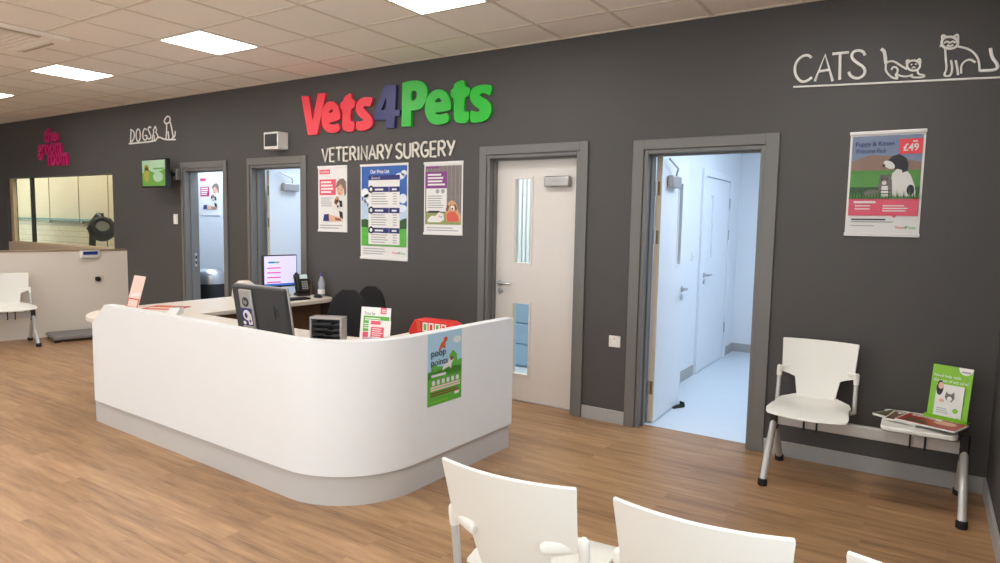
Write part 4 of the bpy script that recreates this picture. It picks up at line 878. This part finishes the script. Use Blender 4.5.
s = Sheet(LT @ Vector((-.065, -.008, .2)), (.135, 0, 0), LT.to_3x3() @ Vector((0, 0, -.19)), LT.to_3x3() @ Vector((0, -1, 0)), .006); s.board('paper'); s.rect(.0,.0,1,.6,'fur_white'); s.ell(.13,.12,.13,.22,'fur_black',2); s.ell(.16,.05,.1,.1,'skin_print',3); s.poly([(.34,.36),(.38,.2),(.46,.26),(.58,.25),(.66,.18),(.7,.36),(.62,.48),(.46,.5)],'fur_grey',2); s.ell(.52,.4,.09,.07,'fur_white',3); s.ell(.45,.33,.025,.02,'ink',3); s.ell(.6,.33,.025,.02,'ink',3); s.poly([(.0,.5),(.3,.42),(.7,.5),(1,.46),(1,.6),(0,.6)],'fur_white',3); s.ell(.25,.48,.1,.05,'skin_print',4); s.ell(.78,.72,.1,.07,'lime',3); s.lines(.1,.7,.55,3,.06,.02,'ink_grey',2); s.rect(.84,.92,.94,.97,'ink_navy',2); s.build('booklet', T, smooth=0)
b = MB(); b.box((-.1, -.03, 0), (.1, .06, .004), 'lime'); b.box((-.1, -.03, .004), (.1, -.026, .03), 'lime'); b.prism([(.004, 0), (.06, 0), (.03, .2)], -.004, .004, 'lime', axis=0); b.build('stand_foot', T, smooth=0)

# ================================================================== SMALL WALL FITTINGS
T = thing('wall_television', 'small wall screen showing a green picture, on an arm left of the doorways', 'television', (-4.98, -0.22, 2.0))
b = MB(); b.box((-5.275, -.22, 1.83), (-4.755, -.165, 2.168), 'plastic_black'); b.build('housing', T, bevel=.006, world=True)
s = Sheet((-5.255, -.2205, 2.15), (.48, 0, 0), (0, 0, -.30), (0, -1, 0), .0004); s.board('tv_green'); s.poly([(0,0),(1,0),(1,.35),(.6,.5),(.3,.4),(0,.5)],'tv_pale',1); s.ell(.2,.55,.13,.3,'tv_tan',2); s.ell(.2,.28,.1,.12,'tv_tan',2); s.rect(.5,.3,.95,.36,'tv_green',2); s.ell(.7,.65,.22,.2,'tv_pale',2); s.build('screen', T, world=True, smooth=0)
b = MB(); b.box((-4.96, -.165, 1.96), (-4.89, -.06, 2.02), 'plastic_black'); b.box((-4.95, -.07, 1.97), (-4.84, -.045, 2.01), 'plastic_black'); b.box((-4.885, -.06, 1.93), (-4.825, 0, 2.06), 'silver'); b.build('wall_arm', T, bevel=.004, world=True)
T = thing('wall_clock', 'white square wall box with a dark display face over the second doorway', 'display', (-3.16, 0, 2.2))
pA, pB = at(263.5, 132.5, 1, -.13), at(278, 148.5, 1, -.13)
b = MB(); b.box((pA.x, -.13, pB.z), (pB.x, 0, pA.z), 'plastic_white'); b.build('case', T, bevel=.006, world=True)
b = MB(); b.box((pA.x+.02, -.1325, pB.z+.028), (pB.x-.016, -.129, pA.z-.02), 'plastic_black'); b.build('display_face', T, world=True, smooth=0)
T = thing('light_switch', 'white light switch beside the first doorway', 'switch', (-4.94, 0, 1.46))
b = MB(); b.box((-4.985, -.009, 1.405), (-4.90, 0, 1.525), 'plastic_white'); b.build('plate', T, bevel=.003, world=True)
b = MB(); b.box((-4.96, -.015, 1.44), (-4.925, -.008, 1.49), 'plastic_white'); b.build('rocker', T, bevel=.003, world=True)
T = thing('wall_socket', 'white square socket plate between the closed and open doors', 'socket', (0.76, 0, .62))
b = MB(); b.box((.713, -.009, .582), (.803, 0, .668), 'plastic_white'); b.build('plate', T, bevel=.003, world=True)
b = MB(); b.box((.745, -.0125, .61), (.771, -.0085, .64), 'laminate_white'); b.box((.755, -.0135, .642), (.762, -.0085, .652), 'paper_pink'); b.build('switch', T, world=True, smooth=0)
T = thing('light_switch', 'white light switch on the bluish corridor wall beyond the open door', 'switch', (0.76, 1.85, 1.2))
b = MB(); b.box((.76, 1.81, 1.16), (.769, 1.9, 1.25), 'plastic_white'); b.build('plate', T, bevel=.003, world=True)
b = MB(); b.box((.768, 1.84, 1.19), (.775, 1.87, 1.22), 'plastic_white'); b.build('rocker', T, world=True, smooth=0)
T = thing('door_wedge', 'small black door stop under the open white door', 'door stop', (1.03, .72, 0), math.radians(60))
b = MB(); b.prism([(-.06, 0), (.06, 0), (.06, .03), (-.06, .004)], -.02, .02, 'rubber_black', axis=1); b.build('wedge', T, bevel=.002)
b = MB(); b.tube([(.045, -.02, .036), (.045, .02, .036)], .01, 'rubber_black', 10); b.build('grip', T)

# ================================================================== GROOMING CORNER
Xp = lambda y: PA.x+(PB.x-PA.x)*(y-PA.y)/(PB.y-PA.y)
T = thing('scale_display', 'white readout box with a dark blue window on top of the low partition', 'scale display', (Xp(-.43)+.004, -.43, .955))
b = MB(); b.box((.004, -.11, .005), (.06, .11, .095), 'plastic_white'); b.build('case', T, bevel=.008)
b = MB(); b.box((.058, -.09, .045), (.063, .08, .088), 'blue_lcd'); b.build('window', T, smooth=0)
T = thing('cable_socket', 'pale socket plate with a black plug on the low partition', 'socket', (Xp(-.33)+.004, -.33, .69))
b = MB(); b.box((0, -.05, -.045), (.01, .09, .045), 'laminate_cream'); b.build('plate', T, bevel=.003)
b = MB(); b.lathe([(.03, 0), (.03, .03), (.02, .045)], 'rubber_black', n=16, X=Matrix.Translation((.01, -.02, 0)) @ Matrix.Rotation(PI/2, 4, 'Y')); b.build('plug', T)
T = thing('pet_scale', 'flat grey pet weighing platform on the floor by the low partition', 'scale', (-5.92, -.62, 0), math.radians(-13))
b = MB(); b.box((-.24, -.36, .03), (.24, .36, .065), 'scale_grey'); b.build('platform', T, bevel=.006)
b = MB(); b.box((-.225, -.345, .065), (.225, .345, .069), 'scale_grey'); b.build('mat', T, smooth=0)
for sx in (-1, 1):
    for sy in (-1, 1):
        b = MB(); b.lathe([(.03, 0), (.03, .03), (.02, .032)], 'rubber_black', (sx*.2, sy*.32, 0), n=14); b.build('foot', T)
T = thing('hood_dryer', 'black hood hair dryer on a stand behind the grooming window', 'hair dryer', (-7.58, .42, 0))
HD = Matrix.Translation((.03, 0, 1.29)) @ Matrix.Rotation(math.radians(70), 4, 'Z') @ Matrix.Rotation(math.radians(62), 4, 'X')
b = MB(); b.lathe([(.03, -.16), (.11, -.14), (.165, -.08), (.185, 0), (.175, .07), (.145, .12), (.11, .135), (.09, .12), (.085, .03)], 'rubber_black', n=24, X=HD)
for k in range(8):
    a = k*PI/4; p = [HD @ Vector((r_*math.cos(a), r_*math.sin(a), z_)) for r_, z_ in ((.187, 0), (.15, .125))]; b.tube(p, .012, 'rubber_black', 6)
ho = b.build('hood', T)
b = MB(); b.lathe([(.088, .09), (.088, .10), (.02, .105)], 'fur_grey', n=20, X=HD); b.build('nozzle', ho)
b = MB(); b.tube([(-.31, .02, .90), (-.31, .02, 1.05), (-.28, .02, 1.24), (-.19, .01, 1.40), (-.04, .0, 1.475), (.05, 0, 1.43)], [.04, .045, .05, .055, .06, .05], 'plastic_black', 14); b.build('curved_arm', T)
b = MB(); b.tube([(-.31, .02, .06), (-.31, .02, .92)], .025, 'steel', 12); b.build('pole', T)
b = MB(); b.tube([(.06, 0, 1.44), (.05, 0, 1.52)], .02, 'plastic_black', 10); b.build('knob', T)
b = MB(); b.tube([(.07, .05, 1.12), (.07, .05, .97)], .008, 'plastic_dark', 8); b.tube([(.0, .05, .97), (.1, .05, .965)], .01, 'plastic_dark', 8); b.build('hanging_switch', T)
for k in range(4):
    a = k*PI/2+.4; b = MB(); b.tube([(-.31, .02, .07), (-.31+.26*math.cos(a), .02+.26*math.sin(a), .025)], [.022, .016], 'steel', 8); b.lathe([(.022, 0), (.022, .02), (.016, .03)], 'rubber_black', (-.31+.26*math.cos(a), .02+.26*math.sin(a), 0), n=10); b.build('leg', T)
T = thing('glass_shelf', 'long thin glass shelf with teal edge on the grooming room back wall', 'shelf', (-11, 1.18, 1.38))
b = MB(); b.box((-12.6, 1.13, 1.395), (-9.0, 1.184, 1.42), 'teal_edge'); b.build('shelf_board', T, world=True, smooth=0)
for x in (-12.3, -10.9, -9.7):
    b = MB(); b.box((x-.012, 1.13, 1.34), (x+.012, 1.184, 1.385), 'steel'); b.build('bracket', T, world=True, smooth=0)

# ================================================================== THINGS IN THE SIDE ROOMS
T = thing('pedal_bin', 'black bin with shiny domed lid inside the first doorway', 'bin', (-5.33, .70, 0), .4)
b = MB(); b.lathe([(.17, 0), (.19, .02), (.2, .6), (.205, .62)], 'plastic_black', n=24); b.build('bin_body', T)
b = MB(); b.lathe([(.208, .62), (.208, .68), (.19, .75), (.13, .81), (.05, .83)], 'steel', n=24); b.build('lid', T)
b = MB(); b.box((-.05, -.25, .02), (.05, -.17, .035), 'steel'); b.build('pedal', T, bevel=.004)
T = thing('vertical_blind', 'white vertical blind seen through the upper pane of the closed door', 'blind', (-.7, 1.82, 1.0))
b = MB(); b.box((-1.85, 1.80, 2.3), (.5, 1.86, 2.36), 'blind_white'); b.build('head_rail', T, world=True, smooth=0)
b = MB()
for k in range(42): b.box((-.021, -.002, 1.02), (.021, .002, 2.3), 'blind_white', Matrix.Translation((-1.8+k*.054, 1.83, 0)) @ Matrix.Rotation(math.radians(-20), 4, 'Z'))
b.build('slats', T, world=True, smooth=0)
T = thing('drawer_cabinet', 'blue drawer cabinet seen through the lower pane of the closed door', 'cabinet', (-.7, 1.6, 0))
b = MB(); b.box((-1.5, 1.25, 0), (.1, 1.7, .92), 'blue_cabinet'); b.build('carcass', T, bevel=.004, world=True)
for c_ in range(2):
    for r in range(4):
        b = MB(); x0 = -1.49+c_*.79; b.box((x0, 1.23, .03+r*.22), (x0+.77, 1.25, .235+r*.22), 'blue_cabinet'); d_ = b.build('drawer', T, bevel=.003, world=True)
        b = MB(); b.box((x0+.3, 1.205, .18+r*.22), (x0+.47, 1.23, .195+r*.22), 'steel'); b.build('handle', d_, world=True, smooth=0)

# ================================================================== LIGHT
W = bpy.data.worlds.new('daylight'); bpy.context.scene.world = W; W.use_nodes = True
bg = W.node_tree.nodes['Background']; bg.inputs[0].default_value = (0.84, 0.93, 1.0, 1); bg.inputs[1].default_value = 2.1
def area(name, loc, sx, sy, power, col, rot=(0, 0, 0), portal=False):
    l = bpy.data.lights.new(name, 'AREA'); l.shape = 'RECTANGLE'; l.size = sx; l.size_y = sy; l.energy = power; l.color = col
    if portal: l.cycles.is_portal = True
    o = bpy.data.objects.new(name, l); C.objects.link(o); o.location = loc; o.rotation_euler = rot; return o
for k, (a, b_) in enumerate(FW):
    area('light_portal', ((a+b_)/2, YF-.02, 1.475), b_-a, 2.25, 1, (1, 1, 1), (PI/2, 0, PI) if False else (PI/2, 0, 0), portal=True)
area('light_portal', (XR+.02, (FILL_GAP[0]+FILL_GAP[1])/2, 1.475), FILL_GAP[1]-FILL_GAP[0], 2.25, 1, (1, 1, 1), (PI/2, 0, PI/2), portal=True)  # sky light through the opening added in the side wall
BL = (0.70, 0.83, 1.0)
area('corridor_lamp', (1.95, 1.4, 2.58), 0.8, 2.2, 43, BL); area('consult_lamp', (-5.0, .6, 2.58), 1.6, .5, 46, BL); area('treatment_lamp', (-2.8, 1.1, 2.58), .6, 1.2, 26, BL); area('office_lamp', (-.7, .8, 2.58), 1.6, .7, 52, (.95, .97, 1))
area('groom_lamp', (-9.6, .45, 2.7), 5.5, .4, 74, (1, .92, .8))

cam = bpy.data.cameras.new('camera'); co = bpy.data.objects.new('camera', cam); C.objects.link(co)
cam.sensor_width = 36; cam.lens = 36*FPX/1000; cam.clip_start = 0.05
co.matrix_world = Matrix(((CR.x, CU.x, -CF.x, CAM.x), (CR.y, CU.y, -CF.y, CAM.y), (CR.z, CU.z, -CF.z, CAM.z), (0, 0, 0, 1)))
sc = bpy.context.scene; sc.camera = co
sc.view_settings.view_transform = 'Standard'; sc.view_settings.look = 'None'; sc.view_settings.gamma = 1; sc.view_settings.use_curve_mapping = False
sc.view_settings.exposure = 0.1
